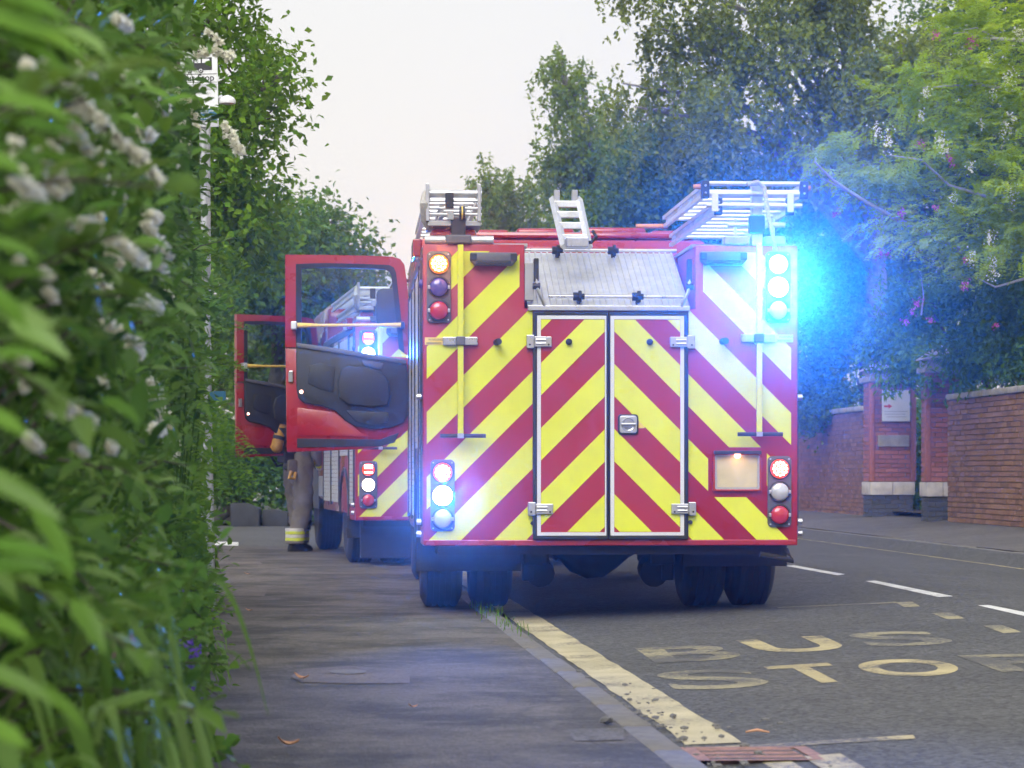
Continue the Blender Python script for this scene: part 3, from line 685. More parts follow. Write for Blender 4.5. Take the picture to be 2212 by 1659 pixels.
def door_leaf(root, flat=False):
    """open cab door, hinged at its right edge; x to the right and z up as seen from behind; local plane y = 0 is its inner face"""
    k = 250.0
    D = lambda px, py: ((px - 888) / k, 0.955 + (1019 - py) / k)
    dr = empty('cab_door'); dr.parent = root
    outer = [D(*p) for p in [(615,553),(700,553.5),(790,555),(845,557),(862,562),(871,574),(876,610),(881,660),(885,720),(888,775)]]
    inner = [D(*p) for p in [(638,573),(700,571),(790,573),(838,575),(848,580),(853,590),(857,625),(862,670),(867,720),(871,765)]]
    # window frame: left post, top and right post as one strip, closed by the sill
    n = len(outer); lo = [D(615,752)] + outer ; li = [D(638,752)] + inner
    v = []; f = []
    for y in (-0.03, 0.04):
        v += [(p[0], y, p[1]) for p in lo] + [(p[0], y, p[1]) for p in li]
    m = len(lo); 
    for i in range(m - 1):
        f += [(i, i+1, m+i+1, m+i), (2*m+i, 3*m+i, 3*m+i+1, 2*m+i+1), (i, 2*m+i, 2*m+i+1, i+1), (m+i, m+i+1, 3*m+i+1, 3*m+i)]
    MB().add(v, f).build('window_frame', M['red'], dr, smooth=True)
    low = [D(*p) for p in [(615,752),(888,775),(892,830),(893,880),(890,908),(880,928),(862,945),(835,962),(800,970),(700,975),(618,978)]]
    MB().prism(low, -0.012, 0.05).build('door_skin', M['red'], dr, bevel=0.012, smooth=True)
    # black seal round the glass
    s_in = [D(638,752)] + inner; c_ = D(752, 668)
    sh = [(p[0] + (c_[0] - p[0]) * 0.10, p[1] + (c_[1] - p[1]) * 0.10) for p in s_in]
    sh[0] = (sh[0][0], s_in[0][1]); v = []; f = []
    for y in (-0.034, 0.03): v += [(p[0], y, p[1]) for p in s_in] + [(p[0], y, p[1]) for p in sh]
    m = len(s_in)
    for i in range(m - 1):
        f += [(i, i+1, m+i+1, m+i), (2*m+i, 3*m+i, 3*m+i+1, 2*m+i+1), (i, 2*m+i, 2*m+i+1, i+1), (m+i, m+i+1, 3*m+i+1, 3*m+i)]
    MB().add(v, f).build('window_seal', M['rubber'], dr, smooth=True)
    gp = sh + [D(868, 778)]
    MB().add([(p[0], 0.005, p[1]) for p in gp], [tuple(range(len(gp)))]).build('window_pane', M['glass'], dr, fix=False)
    # trim panel with armrest bulge and pocket
    tr = [D(*p) for p in [(638,742),(700,750),(780,763),(874,779),(880,820),(882,870),(879,898),(868,915),(845,924),(800,928),(765,922),(742,908),(722,888),(690,878),(655,872),(643,862),(639,840)]]
    t = MB().prism(tr, -0.05, -0.012).build('door_trim', M['trim'], dr, bevel=0.014, smooth=True)
    MB().prism([D(*p) for p in [(640,752),(875,789),(875,780),(640,743)]], -0.066, -0.05).build('sill_cap', M['grey'], t, bevel=0.005, smooth=True)
    MB().prism([D(*p) for p in [(735,800),(752,791),(790,795),(825,808),(838,826),(841,858),(836,878),(800,882),(750,876),(731,862),(727,828)]], -0.085, -0.05).build('arm_rest', M['trim'], t, bevel=0.022, smooth=True, seg=3)
    MB().prism([D(*p) for p in [(668,792),(690,786),(722,794),(718,850),(690,842),(664,830)]], -0.06, -0.05).build('map_pocket', M['trim'], t, bevel=0.008, smooth=True)
    MB().prism([D(*p) for p in [(745,888),(838,892),(836,916),(800,921),(768,914)]], -0.075, -0.05).build('storage_bin', M['trim'], t, bevel=0.014, smooth=True)
    MB().prism([D(*p) for p in [(780,779),(826,787),(822,801),(782,790)]], -0.062, -0.05).build('door_pull', M['grey'], t, bevel=0.008, smooth=True)
    MB().prism([D(*p) for p in [(640,882),(720,892),(755,915),(775,935),(800,945),(640,942)]], -0.022, -0.012).build('kick_plate', M['red'], dr, bevel=0.012, smooth=True)
    MB().prism([D(*p) for p in [(640,948),(820,950),(860,935),(850,957),(815,965),(640,968)]], -0.02, -0.012).build('lower_seal', M['rubber'], dr, bevel=0.004)
    x0, z = D(642, 706); x1, z1 = D(864, 705)
    gb = MB().tube([(x0, -.09, z), (x0 + .06, -.09, z), (x0 + .2, -.09, z), (x1 - .2, -.09, z1), (x1 - .06, -.09, z1), (x1, -.09, z1)], [.024,.022,.014,.014,.02,.022], 10).build('grab_bar', M['axe'], dr, smooth=True)
    MB().box(x0 - .055, x0 - .004, -.115, -.02, z - .035, z + .035).build('grab_bar_end', M['alu'], dr, bevel=.008)
    MB().box(x1 - .02, x1 + .03, -.09, -.02, z1 - .03, z1 + .03).build('grab_bar_end', M['black'], dr, bevel=.008)
    xl, zl = D(650, 848)
    dome(MB(), xl, -.05, zl, .016, .012, 12, 3).build('door_lamp', M['red_on'], dr, smooth='all')
    for py in (642, 820, 930):
        a, b = D(889, py); MB().box(a - .01, a + .05, -.02, .05, b - .05, b + .05).build('hinge', M['black'], dr, bevel=.008)
    xx, zz = D(627, 815); MB().box(xx - .02, xx + .02, -.036, -.01, zz - .05, zz + .05).build('latch', M['steel'], dr, bevel=.006)
    return dr

def fire_engine(loc, rz, label, near):
    global BLUEW
    root = empty('fire_engine', loc, rz); tag(root, label, 'fire engine', 'fire engines parked in line')
    e = 0.0
    # body shell with the notch for the sloping hatch
    U = [(-1.25,.46),(1.25,.46),(1.25,2.46),(.563,2.46),(.563,2.035),(-.575,2.035),(-.575,2.46),(-1.25,2.46)]
    sh = MB(); n = len(U)
    sh.add([(p[0], 0, p[1]) for p in U] + [(p[0], 1.0, p[1]) for p in U], [tuple(range(n))] + [(i, i+n, (i+1) % n + n, (i+1) % n) for i in range(n)])
    sh.build('rear_shell', M['redtape'], root, bevel=0.01, smooth=True)
    MB().box(-1.25, 1.25, 1.0, 4.2, .52, 2.46).build('locker_body', M['red'], root, bevel=0.012, smooth=True)
    for s in (-1, 1):
        for (ya, yb, za) in ((0.10, 0.62, .62), (1.95, 2.95, .62), (3.05, 4.1, .62), (0.72, 1.85, 1.12)):
            rs = MB()
            z = za
            while z < 2.3:
                rs.box(s * 1.252 - .006, s * 1.252 + .006, ya, yb, z + .002, z + .043); z += .045
            rs.build('roller_shutter', M['alu'], root)
            for yy in (ya - .03, yb): MB().box(s * 1.254 - .014, s * 1.254 + .014, yy, yy + .03, za - .03, 2.36).build('shutter_rail', M['black'], root, bevel=.004)
        MB().box(s * 1.25 - .01, s * 1.25 + .02, .02, 4.15, 2.37, 2.44).build('gutter_rail', M['black'], root, bevel=.006)
        for zz in (0.54, 0.62, 1.45): MB().cyl((s * 1.26, .06, zz), (s * 1.29, .06, zz), .022, n=10).build('grab_ring', M['steel'], root)
        lp = MB().lathe([(0, .035), (.02, .03), (.028, .01)] if s > 0 else [(0, .035), (-.02, .03), (-.028, .01)], (s * 1.25, .07, 2.2), 'x', 14).build('marker_lamp', M['lensblue'], root, smooth='all')
    MB().box(-1.24, 1.24, -0.006, .02, .462, .50).build('rear_sill', M['red'], root, bevel=.006)
    # chevrons
    Y = M['yellow']
    stripes(root, [(922, 1122, 545, 1172), (1122, 1150, 668, 1172)], 1, 0, Y)
    stripes(root, [(1520, 1712, 545, 668), (1488, 1712, 668, 967), (1488, 1531, 967, 1172), (1531, 1712, 1075, 1172), (1659, 1712, 974, 1075)], -1, 0, Y)
    # rear doors
    for a, b, sgn in ((1150, 1313.5, 1), (1313.5, 1487, -1)):
        dl = MB().box(qx(a + 9), qx(b - 8), -.024, 0, qz(1158), qz(683)).build('rear_door', M['redtape'], root, bevel=.004)
        xo0, xo1 = qx(a) + .002, qx(b) - .002
        o_ = [(xo0, qz(1166)), (xo1, qz(1166)), (xo1, qz(675)), (xo0, qz(675))]; i_ = [(qx(a+9), qz(1158)), (qx(b-9 if sgn < 0 else b-4), qz(1158)), (qx(b-9 if sgn < 0 else b-4), qz(683)), (qx(a+9 if sgn > 0 else a+4), qz(683))]
        i_[0] = (i_[3][0], i_[0][1])
        MB().ring(o_, i_, -.034, .0).build('door_seal', M['rubber'], dl, bevel=.006, smooth=True)
        wl, wr = (8, 3) if sgn > 0 else (8, 8)
        ox0, ox1 = i_[0][0] + .0015, i_[1][0] - .0015
        oo = [(ox0, qz(1157.5)), (ox1, qz(1157.5)), (ox1, qz(683.5)), (ox0, qz(683.5))]
        ii = [(ox0 + wl/325, qz(1150.5)), (ox1 - wr/325, qz(1150.5)), (ox1 - wr/325, qz(691)), (ox0 + wl/325, qz(691))]
        MB().ring(oo, ii, -.031, -.02).build('white_edging', M['white'], dl)
        r0 = 1320 + ii[0][0] * 325 + .6; r1 = 1320 + ii[1][0] * 325 - .6
        stripes(dl, [(r0, r1, 692, 1149.5)], sgn, -.0255, Y)
        cx = 1228 if sgn > 0 else 1403
        MB().lathe([(0, .022), (-.03, .02), (-.036, .012)], (qx(cx), -.025, qz(740)), 'y', 14).build('door_stop', M['rubber'], dl, smooth=True)
        for py in (740, 1100):
            hx = (1153 if py == 740 else 1156) if sgn > 0 else (1484 if py == 740 else 1487)
            sx = 1 if sgn > 0 else -1; x = qx(hx); z = qz(py)
            hg = MB().box(min(x, x - sx * .05) + .0, max(x, x - sx * .05), -.045, 0, z - .045, z + .045).build('hinge', M['steel'], dl, bevel=.005)
            xa, xb = sorted((x + sx * .0, x + sx * .115)); MB().box(xa, xb, -.05, -.03, z - .034, z + .034).build('hinge_leaf', M['steel'], dl, bevel=.004)
            for dz in (-.012, .012): MB().cyl((x + sx * .01, -.052, z + dz), (x + sx * .075, -.052, z + dz), .008, n=8).build('hinge_pin', M['steel'], dl)
            for dx in (.095, -.03): MB().cyl((x + sx * dx, -.05, z - .02), (x + sx * dx, -.054, z - .02), .007, n=8).build('bolt', M['black'], dl)
    x, z = q(1356, 918)
    lt = MB().prism(rrect(x - .068, x + .068, z - .068, z + .068, .022), -.042, -.024).build('door_latch', M['black'], root, bevel=.004)
    MB().prism(rrect(x - .058, x + .058, z - .058, z + .058, .018), -.05, -.042).build('latch_plate', M['steel'], lt, bevel=.004)
    MB().lathe([(-.05, .046), (-.056, .044), (-.05, .036), (-.044, .005)], (x, 0, z), 'y', 24).build('latch_cup', M['steel'], lt, smooth=True)
    MB().box(x - .05, x + .05, -.068, -.05, z - .007, z + .009).build('latch_handle', M['steel'], lt, bevel=.004)
    MB().box(qx(1379), qx(1392), -.027, -.024, qz(926), qz(909)).build('latch_label', M['label'], root)
    # fixed pegs and screws on the panel
    for cx, cy_ in ((1072, 741), (1562, 738)):
        MB().cyl((qx(cx), 0, qz(cy_)), (qx(cx) + .01, -.1, qz(cy_)), .022, n=14).build('rubber_buffer', M['rubber'], root, smooth=True)
    for cx, cy_ in ((1150, 1131), (1492, 1129)): MB().cyl((qx(cx), 0, qz(cy_)), (qx(cx), -.02, qz(cy_)), .014, n=12).build('rubber_stop', M['rubber'], root)
    # lamp clusters
    if near:
        cluster(root, 922, 974, 546, 700, ('amber', 'blue', 'red')); cluster(root, 1656, 1710, 543, 697, ('redon', 'blueon', 'red'))
        cluster(root, 930, 982, 994, 1148, ('redon', 'blueon', 'clear')); cluster(root, 1660, 1712, 986, 1140, ('redon', 'clear', 'red'))
    else:
        BLUEW = 1.6
        MB().box(-1.18, 1.18, .25, .29, .07, .47).build('rear_skirt', M['black'], root, bevel=.01)
        cluster(root, 926, 985, 985, 1140, ('pink', 'clearon', 'red')); cluster(root, 926, 985, 556, 711, ('pink', 'blueon', 'red'))
        cluster(root, 1656, 1710, 543, 697, ('red', 'blue', 'red')); cluster(root, 1660, 1712, 986, 1140, ('red', 'clear', 'red'))
        BLUEW = 1.0
    # scene light bars
    for a, b, c_, d_ in ((1015, 1115, 549, 577), (1512, 1612, 545, 574)):
        x0, x1 = qx(a), qx(b); z1, z0 = qz(c_), qz(d_)
        sb = MB().prism([(x0, z1), (x1, z1), (x1 + .002, z0 + .035), (x1 - .03, z0), (x0 + .03, z0), (x0 - .002, z0 + .035)], -.07, 0).build('scene_light', M['grey'], root, bevel=.008, smooth=True)
        MB().box(x0 + .04, x1 - .04, -.076, -.07, z0 + .01, z0 + .03).build('light_strip', M['darkglass'], sb)
        for xx in (x0 + .02, x1 - .02): MB().box(xx - .022, xx + .022, -.074, -.068, z1 - .055, z1 - .008).build('end_cap', M['black'], sb, bevel=.004)
    # release poles with T handles
    for a, top, bot, cl, tx0, tx1, lab in ((994, 533, 938, 739, 950, 1048, (918, 957)), (1639, 526, 934, 731, 1592, 1690, (1678, 1716))):
        x = qx(a); pl = MB().box(x - .019, x + .019, -.085, -.06, qz(bot), qz(top)).build('release_pole', M['yellowpole'], root, bevel=.004)
        MB().cyl((qx(tx0), -.075, qz(bot + 5)), (qx(tx1), -.075, qz(bot + 5)), .0135, n=12).build('pole_handle', M['black'], pl, smooth=True)
        MB().box(x - .021, x + .021, -.09, -.058, qz(bot + 10), qz(bot)).build('handle_socket', M['lightgrey'], pl, bevel=.003)
        cl0 = MB().box(x - .115, x + .115, -.03, 0, qz(cl + 9), qz(cl - 9)).build('pole_bracket', M['steel'], root, bevel=.005)
        MB().box(x - .03, x + .03, -.1, -.03, qz(cl + 10), qz(cl - 9)).build('bracket_clip', M['grey'], cl0, bevel=.006)
        for dx in (-.09, .09): MB().cyl((x + dx, -.03, qz(cl)), (x + dx, -.04, qz(cl)), .012, n=8).build('bolt', M['steel'], cl0)
        lb = MB().box(qx(lab[0]), qx(lab[1]), -.006, 0, qz(cl + 8), qz(cl - 8)).build('warning_label', M['label'] if a < 1200 else M['white'], root)
        if near:
            me = glyph('WARNING', 0.0); o = link('label_text', me, lb); me.materials.append(M['ink']); sc_ = .02
            me.transform(Matrix.Translation((qx(lab[0]) + .022, -.0075, qz(cl - 1))) @ Matrix.Rotation(R(90), 4, 'X') @ Matrix.Scale(sc_, 4))
            for k in range(2): MB().box(qx(lab[0]) + .01, qx(lab[1]) - .01, -.0075, -.0065, qz(cl + 4 + 2.2 * k), qz(cl + 3 + 2.2 * k)).build('label_line', M['ink'], lb)
    # number plate in its recess
    x0, x1, z0, z1 = qx(1545), qx(1642), qz(1058), qz(984)
    npl = MB().ring(rrect(x0 - .014, x1 + .014, z0 - .014, z1 + .03, .01), rrect(x0, x1, z0, z1, .012), -.03, 0).build('plate_surround', M['red'], root, bevel=.004)
    MB().ring(rrect(x0, x1, z0, z1, .012), rrect(x0 + .014, x1 - .014, z0 + .014, z1 - .014, .012), -.022, -.001).build('plate_edge', M['lightgrey'], npl)
    MB().prism(rrect(x0 + .0145, x1 - .0145, z0 + .0145, z1 - .0145, .012), -.01, -.003).build('number_plate', M['plate'], npl)
    xm = (x0 + x1) / 2
    MB().box(x0 - .01, x1 + .01, -.06, -.028, z1 + .006, z1 + .03).build('plate_hood', M['black'], npl, bevel=.006)
    dome(MB(), xm, -.035, z1 - .002, .022, .02, 12, 3).build('plate_lamp', M['plate_on'] if near else M['lensclear'], npl, smooth='all')
    if near:
        l = bpy.data.lights.new('plate_light', 'POINT'); l.energy = .10; l.color = (1, .6, .3); l.shadow_soft_size = .01
        o = bpy.data.objects.new('plate_light', l); COL.objects.link(o); o.parent = npl; o.location = (xm, -.075, z1 - .02)
    # sloping ribbed hatch
    Pb, Pt = Vector((0, -.02, 2.05)), Vector((0, .99, 2.485)); nr = 26; X0, X1 = -.556, .525
    prof = []
    for i in range(nr):
        a = X0 + (X1 - X0) * i / nr; wd = (X1 - X0) / nr
        prof += [(a, 0), (a + wd * .62, 0), (a + wd * .72, .007), (a + wd * .9, .007)]
    prof.append((X1, 0)); nrm = Vector((0, -(Pt - Pb).z, (Pt - Pb).y)).normalized()
    rows = [[(p[0], (c_ + nrm * p[1]).y, (c_ + nrm * p[1]).z) for p in prof] for c_ in (Pb, Pt)]
    ht = MB().grid(rows).build('hatch', M['alu'], root, smooth=True)
    MB().box(X0, X1, -.03, -.005, 2.02, 2.055).build('hatch_lip', M['steel'], ht, bevel=.004)
    for t, xa, xb, cl_ in ((.06, qx(1185), qx(1478), (1250, 1378)), (.93, X0 + .02, X1 + .02, (1225, 1352))):
        c_ = Pb + (Pt - Pb) * t + nrm * .045
        bar = MB().cyl((xa, c_.y, c_.z), (xb, c_.y, c_.z), .013, n=10).build('hatch_bar', M['steel'], ht, smooth=True)
        for px in cl_:
            x = qx(px); MB().lathe([(-.035, .018), (-.034, .028), (0, .028), (.001, .04), (.02, .04), (.021, .02), (.04, .02)], (x, c_.y, c_.z), 'x', 14).build('bar_roller', M['rubber'], bar, smooth=True)
            MB().box(x - .012, x + .012, c_.y - .012, c_.y + .012, c_.z - .07, c_.z - .02).build('roller_foot', M['rubber'], bar)
    for s, px in ((-1, 1158), (1, 1490)):
        x = qx(px); hg = MB().box(x - .016, x + .016, -.03, .05, qz(610), qz(560)).build('hatch_bracket', M['black'], root, bevel=.006)
        MB().tube([(x, -.02, qz(605)), (x - s * .01, -.03, qz(630)), (x - s * .045, -.03, qz(655)), (x - s * .055, -.02, qz(664))], .011, 8).build('bracket_arm', M['steel'], hg, smooth=True)
        MB().cyl((x - .024, -.02, qz(620)), (x + .024, -.02, qz(620)), .022, n=12).build('bracket_pivot', M['black'], hg)
    MB().box(-.574, qx(1153), -.004, .06, qz(650), qz(570)).build('corner_plate', M['lightgrey'], root, bevel=.004)
    # under the body
    MB().box(-1.15, 1.15, .08, 1.0, .40, .47).build('under_tray', M['chassis'], root)
    for s in (-1, 1):
        MB().box(s * .42 - .05, s * .42 + .05, .1, 7.4, .5, .76).build('chassis_rail', M['chassis'], root)
        MB().box(s * .92 - .36, s * .92 + .36, .64, .66, .27 if s < 0 else .3, .5).build('mud_flap', M['rubber'], root)
        a_ = [(1.25 + .56 * math.cos(R(t)), .5 + .5 * math.sin(R(t))) for t in range(0, 181, 15)]; b_ = [(1.25 + .53 * math.cos(R(t)), .5 + .47 * math.sin(R(t))) for t in range(180, -1, -15)]
        MB().prism(a_ + b_, s * .92 - .35, s * .92 + .35, 'x').build('mudguard', M['black'], root)
        MB().box(s * .44 - .09, s * .44 + .09, .85, 1.7, .30, .42).build('spring_pack', M['chassis'], root, bevel=.02)
        MB().cyl((s * .40, 1.0, .24), (s * .40, 1.2, .27), .10, n=14).build('brake_chamber', M['chassis'], root)
        MB().box(s * .49 - .04, s * .49 + .04, .95, 1.05, .19, .4).build('shackle', M['chassis'], root, bevel=.01)
        tyre(root, *( (-1.243, -.947) if s < 0 else (.947, 1.243)), 1.25); tyre(root, *((-.898, -.60) if s < 0 else (.60, .898)), 1.25)
        tyre(root, *((-1.2, -.9) if s < 0 else (.9, 1.2)), 6.1)
    MB().cyl((-1.0, 1.25, .475), (1.0, 1.25, .475), .095, n=14).build('rear_axle', M['chassis'], root)
    MB().lathe([(-.34, .09), (-.24, .14), (-.16, .23), (-.04, .28), (.08, .27), (.18, .2), (.26, .13), (.34, .09)], (-.02, 1.2, .475), 'x', 24).build('differential', M['chassis'], root, smooth=True)
    MB().cyl((.0, 1.3, .5), (.0, 4.6, .62), .06, n=10).build('drive_shaft', M['chassis'], root)
    MB().cyl((.62, 2.2, .42), (.62, 3.2, .42), .16, n=16).build('exhaust_box', M['chassis'], root); MB().box(-1.1, -.55, 2.1, 3.4, .33, .55).build('air_tank', M['chassis'], root, bevel=.05)
    MB().box(-.5, .5, 1.6, 4.4, .36, .5).build('pump_tray', M['chassis'], root)
    MB().tube([(1.18, .06, .43), (1.22, .02, .36), (1.0, .02, .40)], .02, 8).build('tow_strap', M['chassis'], root)
    # crew cab
    C = [(4.26, .62), (7.6, .62), (7.86, .8), (7.9, 1.5), (7.78, 2.3), (7.6, 2.78), (7.4, 2.87), (4.6, 2.89), (4.32, 2.86), (4.26, 2.78)]
    MB().prism(C, -1.2, 1.2, 'x').build('cab_shell', M['red'], root, bevel=.045, smooth=True, seg=3)
    MB().box(-1.13, 1.13, 4.4, 7.2, 2.88, 2.935).build('cab_roof_panel', M['red'], root, bevel=.03, smooth=True)
    for a, b, z in ((-.95, -.42, 2.96), (-.36, .12, 2.975), (.18, .72, 2.985), (.76, 1.08, 2.96)):
        MB().box(a, b, 4.5, 5.3, 2.86, z).build('roof_pod', M['red'], root, bevel=.03, smooth=True, seg=3)
    MB().box(-1.0, 1.0, 7.0, 7.3, 2.92, 3.0).build('beacon_bar', M['lensblue'], root, bevel=.03)
    for s in (-1, 1):
        MB().box(s * 1.205 - .006, s * 1.205 + .006, 6.55, 7.45, 1.75, 2.6).build('side_window', M['darkglass'], root, bevel=.004)
        MB().box(s * 1.205 - .006, s * 1.205 + .006, 4.45, 5.35, 1.75, 2.6).build('dark_door_panel' if s < 0 else 'side_window', M['darkglass'], root, bevel=.004)  # on the left a dark panel stands in for the shaded cab interior
        a_ = [(6.1 + .58 * math.cos(R(t)), .5 + .56 * math.sin(R(t))) for t in range(0, 181, 15)]
        MB().prism(a_, s * 1.06 - .15, s * 1.06 + .15, 'x').build('wheel_arch', M['black'], root, bevel=.01)
        MB().box(s * 1.21 - .02, s * 1.21 + .02, 4.5, 5.3, .66, .9).build('cab_step', M['alu'], root, bevel=.01)
        mr_ = MB().prism(rrect(s * 1.40 - .10, s * 1.40 + .10, 2.30, 2.66, .06), 7.3, 7.42).build('wing_mirror', M['black'], root, bevel=.02, smooth=True)
        MB().tube([(s * 1.2, 7.6, 2.75), (s * 1.3, 7.45, 2.78), (s * 1.39, 7.38, 2.6)], .018, 8).build('mirror_arm', M['black'], mr_, smooth=True)
    MB().box(-1.1, 1.1, 7.83, 7.9, 1.5, 2.5).build('windscreen', M['darkglass'], root, bevel=.02)
    MB().box(-1.2, 1.2, 7.7, 7.98, .5, .78).build('front_bumper', M['red'], root, bevel=.04, smooth=True)
    # open door, swung out square to the cab
    dr = door_leaf(root); dr.location = (-1.205, 5.42, 0); dr.rotation_euler = (0, 0, R(-2 if near else 20))
    # roof: gantry posts, deck edge, access ladder
    MB().box(-1.22, -.55, .1, 4.1, 2.455, 2.475).build('roof_deck', M['lightgrey'], root); MB().box(.55, 1.22, .1, 4.1, 2.455, 2.475).build('roof_deck', M['lightgrey'], root)
    MB().box(-1.31, -1.25, .3, .8, 2.40, 2.52).build('corner_guard', M['red'], root, bevel=.01)
    gp = MB().box(qx(974), qx(1006), -.01, .10, 2.46, 2.64).build('ladder_gantry', M['black'], root, bevel=.01)
    MB().box(qx(962), qx(1018), -.03, .05, 2.462, 2.52).build('gantry_foot', M['grey'], gp, bevel=.01)
    for a, b in ((918, 962), (1018, 1066)):
        MB().cyl((qx(a), .02, 2.49), (qx(b), .02, 2.49), .028, n=14).build('gantry_roller', M['alu'], gp, smooth=True)
    MB().box(qx(924), qx(1040), .0, .5, 2.58, 2.615).build('gantry_tray', M['lightgrey'], gp, bevel=.006)
    MB().box(qx(930), qx(1030), .05, .9, 2.49, 2.57).build('gantry_arm', M['red'], gp, bevel=.03)
    gq = MB().box(qx(1626), qx(1650), -.01, .08, 2.46, 2.88).build('ladder_gantry', M['alu'], root, bevel=.008)
    MB().box(qx(1619), qx(1653), -.05, .02, 2.54, 2.66).build('gantry_box', M['black'], gq, bevel=.01)
    for a, b in ((1566, 1622), (1654, 1700)):
        MB().box(qx(a), qx(b), -.01, .12, 2.462, 2.525).build('gantry_block', M['lightgrey'], gq, bevel=.012)
        MB().cyl((qx(a + 8), .02, 2.60), (qx(b), .02, 2.60), .018, n=10).build('gantry_crossbar', M['alu'], gq, smooth=True)
        MB().cyl((qx((a + b) / 2 - 3), .02, 2.5), (qx((a + b) / 2 - 3), .02, 2.64), .011, n=8).build('gantry_pin', M['alu'], gq)
    la = MB(); b0, b1 = (qx(1226), qx(1281)), (qx(1216), qx(1276)); ya, yb, za, zb = .30, .95, 2.47, 2.86
    la = MB().box(qx(1230), qx(1278), .22, .40, 2.462, 2.53).build('access_ladder', M['steel'], root, bevel=.006)
    for i in (0, 1):
        MB().tube([(b0[i], ya, za), (b1[i], yb, zb)], .026, 4).build('ladder_rail', M['alu'], la)
        MB().box(b1[i] - .02 + (.03 if i == 0 else -.03), b1[i] + .02 + (.03 if i == 0 else -.03), yb - .03, yb + .03, zb - .05, zb + .06).build('rail_end', M['lightgrey'], la, bevel=.005)
    for t in (.2, .45, .68, .9):
        xa = b0[0] + (b1[0] - b0[0]) * t; xb = b0[1] + (b1[1] - b0[1]) * t; yy = ya + (yb - ya) * t; zz = za + (zb - za) * t
        MB().box(xa, xb, yy - .02, yy + .02, zz - .028, zz + .018).build('ladder_rung', M['alu'], la, bevel=.005)
    MB().tube([(qx(1262), .3, 2.5), (qx(1285), .28, 2.5), (qx(1297), .3, 2.54), (qx(1290), .33, 2.58)], .012, 8).build('cable', M['rubber'], la, smooth=True)
    return root

eng = fire_engine((0.658, 18.0, 0.003), 0.058, 'near red fire engine with yellow chevrons and flashing blue lights', True)
eng2 = fire_engine((-0.34, 27.45, 0.003), 0.145, 'second fire engine parked ahead, half hidden behind the open cab door', False)
# ladders and gear carried on the roofs (they lift off: things of their own)
def left_ladder(root, label):
    l = ladder_set('ladder', label, qx(926), qx(1037), 2.64, 2.85, .05, 3.4, root, False, 2)
    zt = 2.83
    for z_ in (2.66, 2.70, 2.75, 2.80): MB().cyl((qx(921), .03, z_), (qx(1041), .03, z_), .010 if z_ != 2.80 else .022, n=10).build('cross_bar', M['alu'], l, smooth=True)
    for px in (924, 1035): MB().box(qx(px) - .012, qx(px) + .012, -.01, .05, 2.61, 2.86).build('end_post', M['steel'], l, bevel=.004)
    MB().lathe([(-.018, .045), (-.006, .045), (-.005, .03), (.005, .03), (.006, .045), (.018, .045)], (qx(998), -.01, 2.665), 'x', 18).build('pulley', M['black'], l, smooth=True)
    MB().lathe([(-.0045, .0452), (.0045, .0452)], (qx(998), -.01, 2.665), 'x', 18).build('pulley_band', M['axe'], l, smooth=True)
    MB().box(qx(962), qx(980), -.005, .02, 2.70, 2.80).build('stop_block', M['black'], l, bevel=.004); MB().box(qx(966), qx(980), -.02, .0, 2.62, 2.68).build('catch', M['lightgrey'], l, bevel=.004)
    MB().tube([(qx(922), .1, 2.8), (qx(916), .0, 2.72), (qx(920), .05, 2.62), (qx(930), .1, 2.58)], .03, 8).build('canvas_roll', M['rope'], l, smooth=True)
    return l
left_ladder(eng, 'aluminium ladder with pulley on the left roof edge of the near engine')
left_ladder(eng2, 'silver ladder on the roof of the second engine, seen through the door window')
l2 = ladder_set('ladder', 'extension ladder with black feet on the right roof edge of the near engine', .62, 1.28, 2.66, 2.875, -.08, 2.3, eng, True, 2)
for xa, xb, y_, z_ in ((.40, .64, 2.25, 2.79), (.55, .63, .0, 2.85), (1.29, 1.34, .02, 2.845)): 
    MB().cyl((xa, y_, z_), (xb, y_, z_), .016, .020, n=10).build('prop_pole', M['wood'], l2, smooth=True)
for px, py0, py1 in ((1542, 418, 460), (1706, 418, 460)): MB().box(qx(px) - .022, qx(px) + .022, -.1, -.08, qz(py1), qz(py0)).build('tag_plate', M['white'], l2, bevel=.004)
for z_ in (qz(398), qz(420), qz(445)): MB().cyl((.63, -.06, z_), (1.27, -.06, z_), .017, n=10).build('cross_bar', M['alu'], l2, smooth=True)
rp_ = [q(1610, 402), q(1634, 396), q(1648, 408), q(1652, 440), q(1655, 470), q(1662, 500), q(1668, 525), q(1672, 545)]
rope = MB().tube([(p[0], -.13 + .02 * math.sin(i), p[1]) for i, p in enumerate(rp_)], .015, 8).build('rope', M['rope'], smooth=True)
rope.location = eng.location; rope.rotation_euler = eng.rotation_euler; tag(rope, 'pale twisted rope hanging from the extension ladder on the near engine', 'rope')
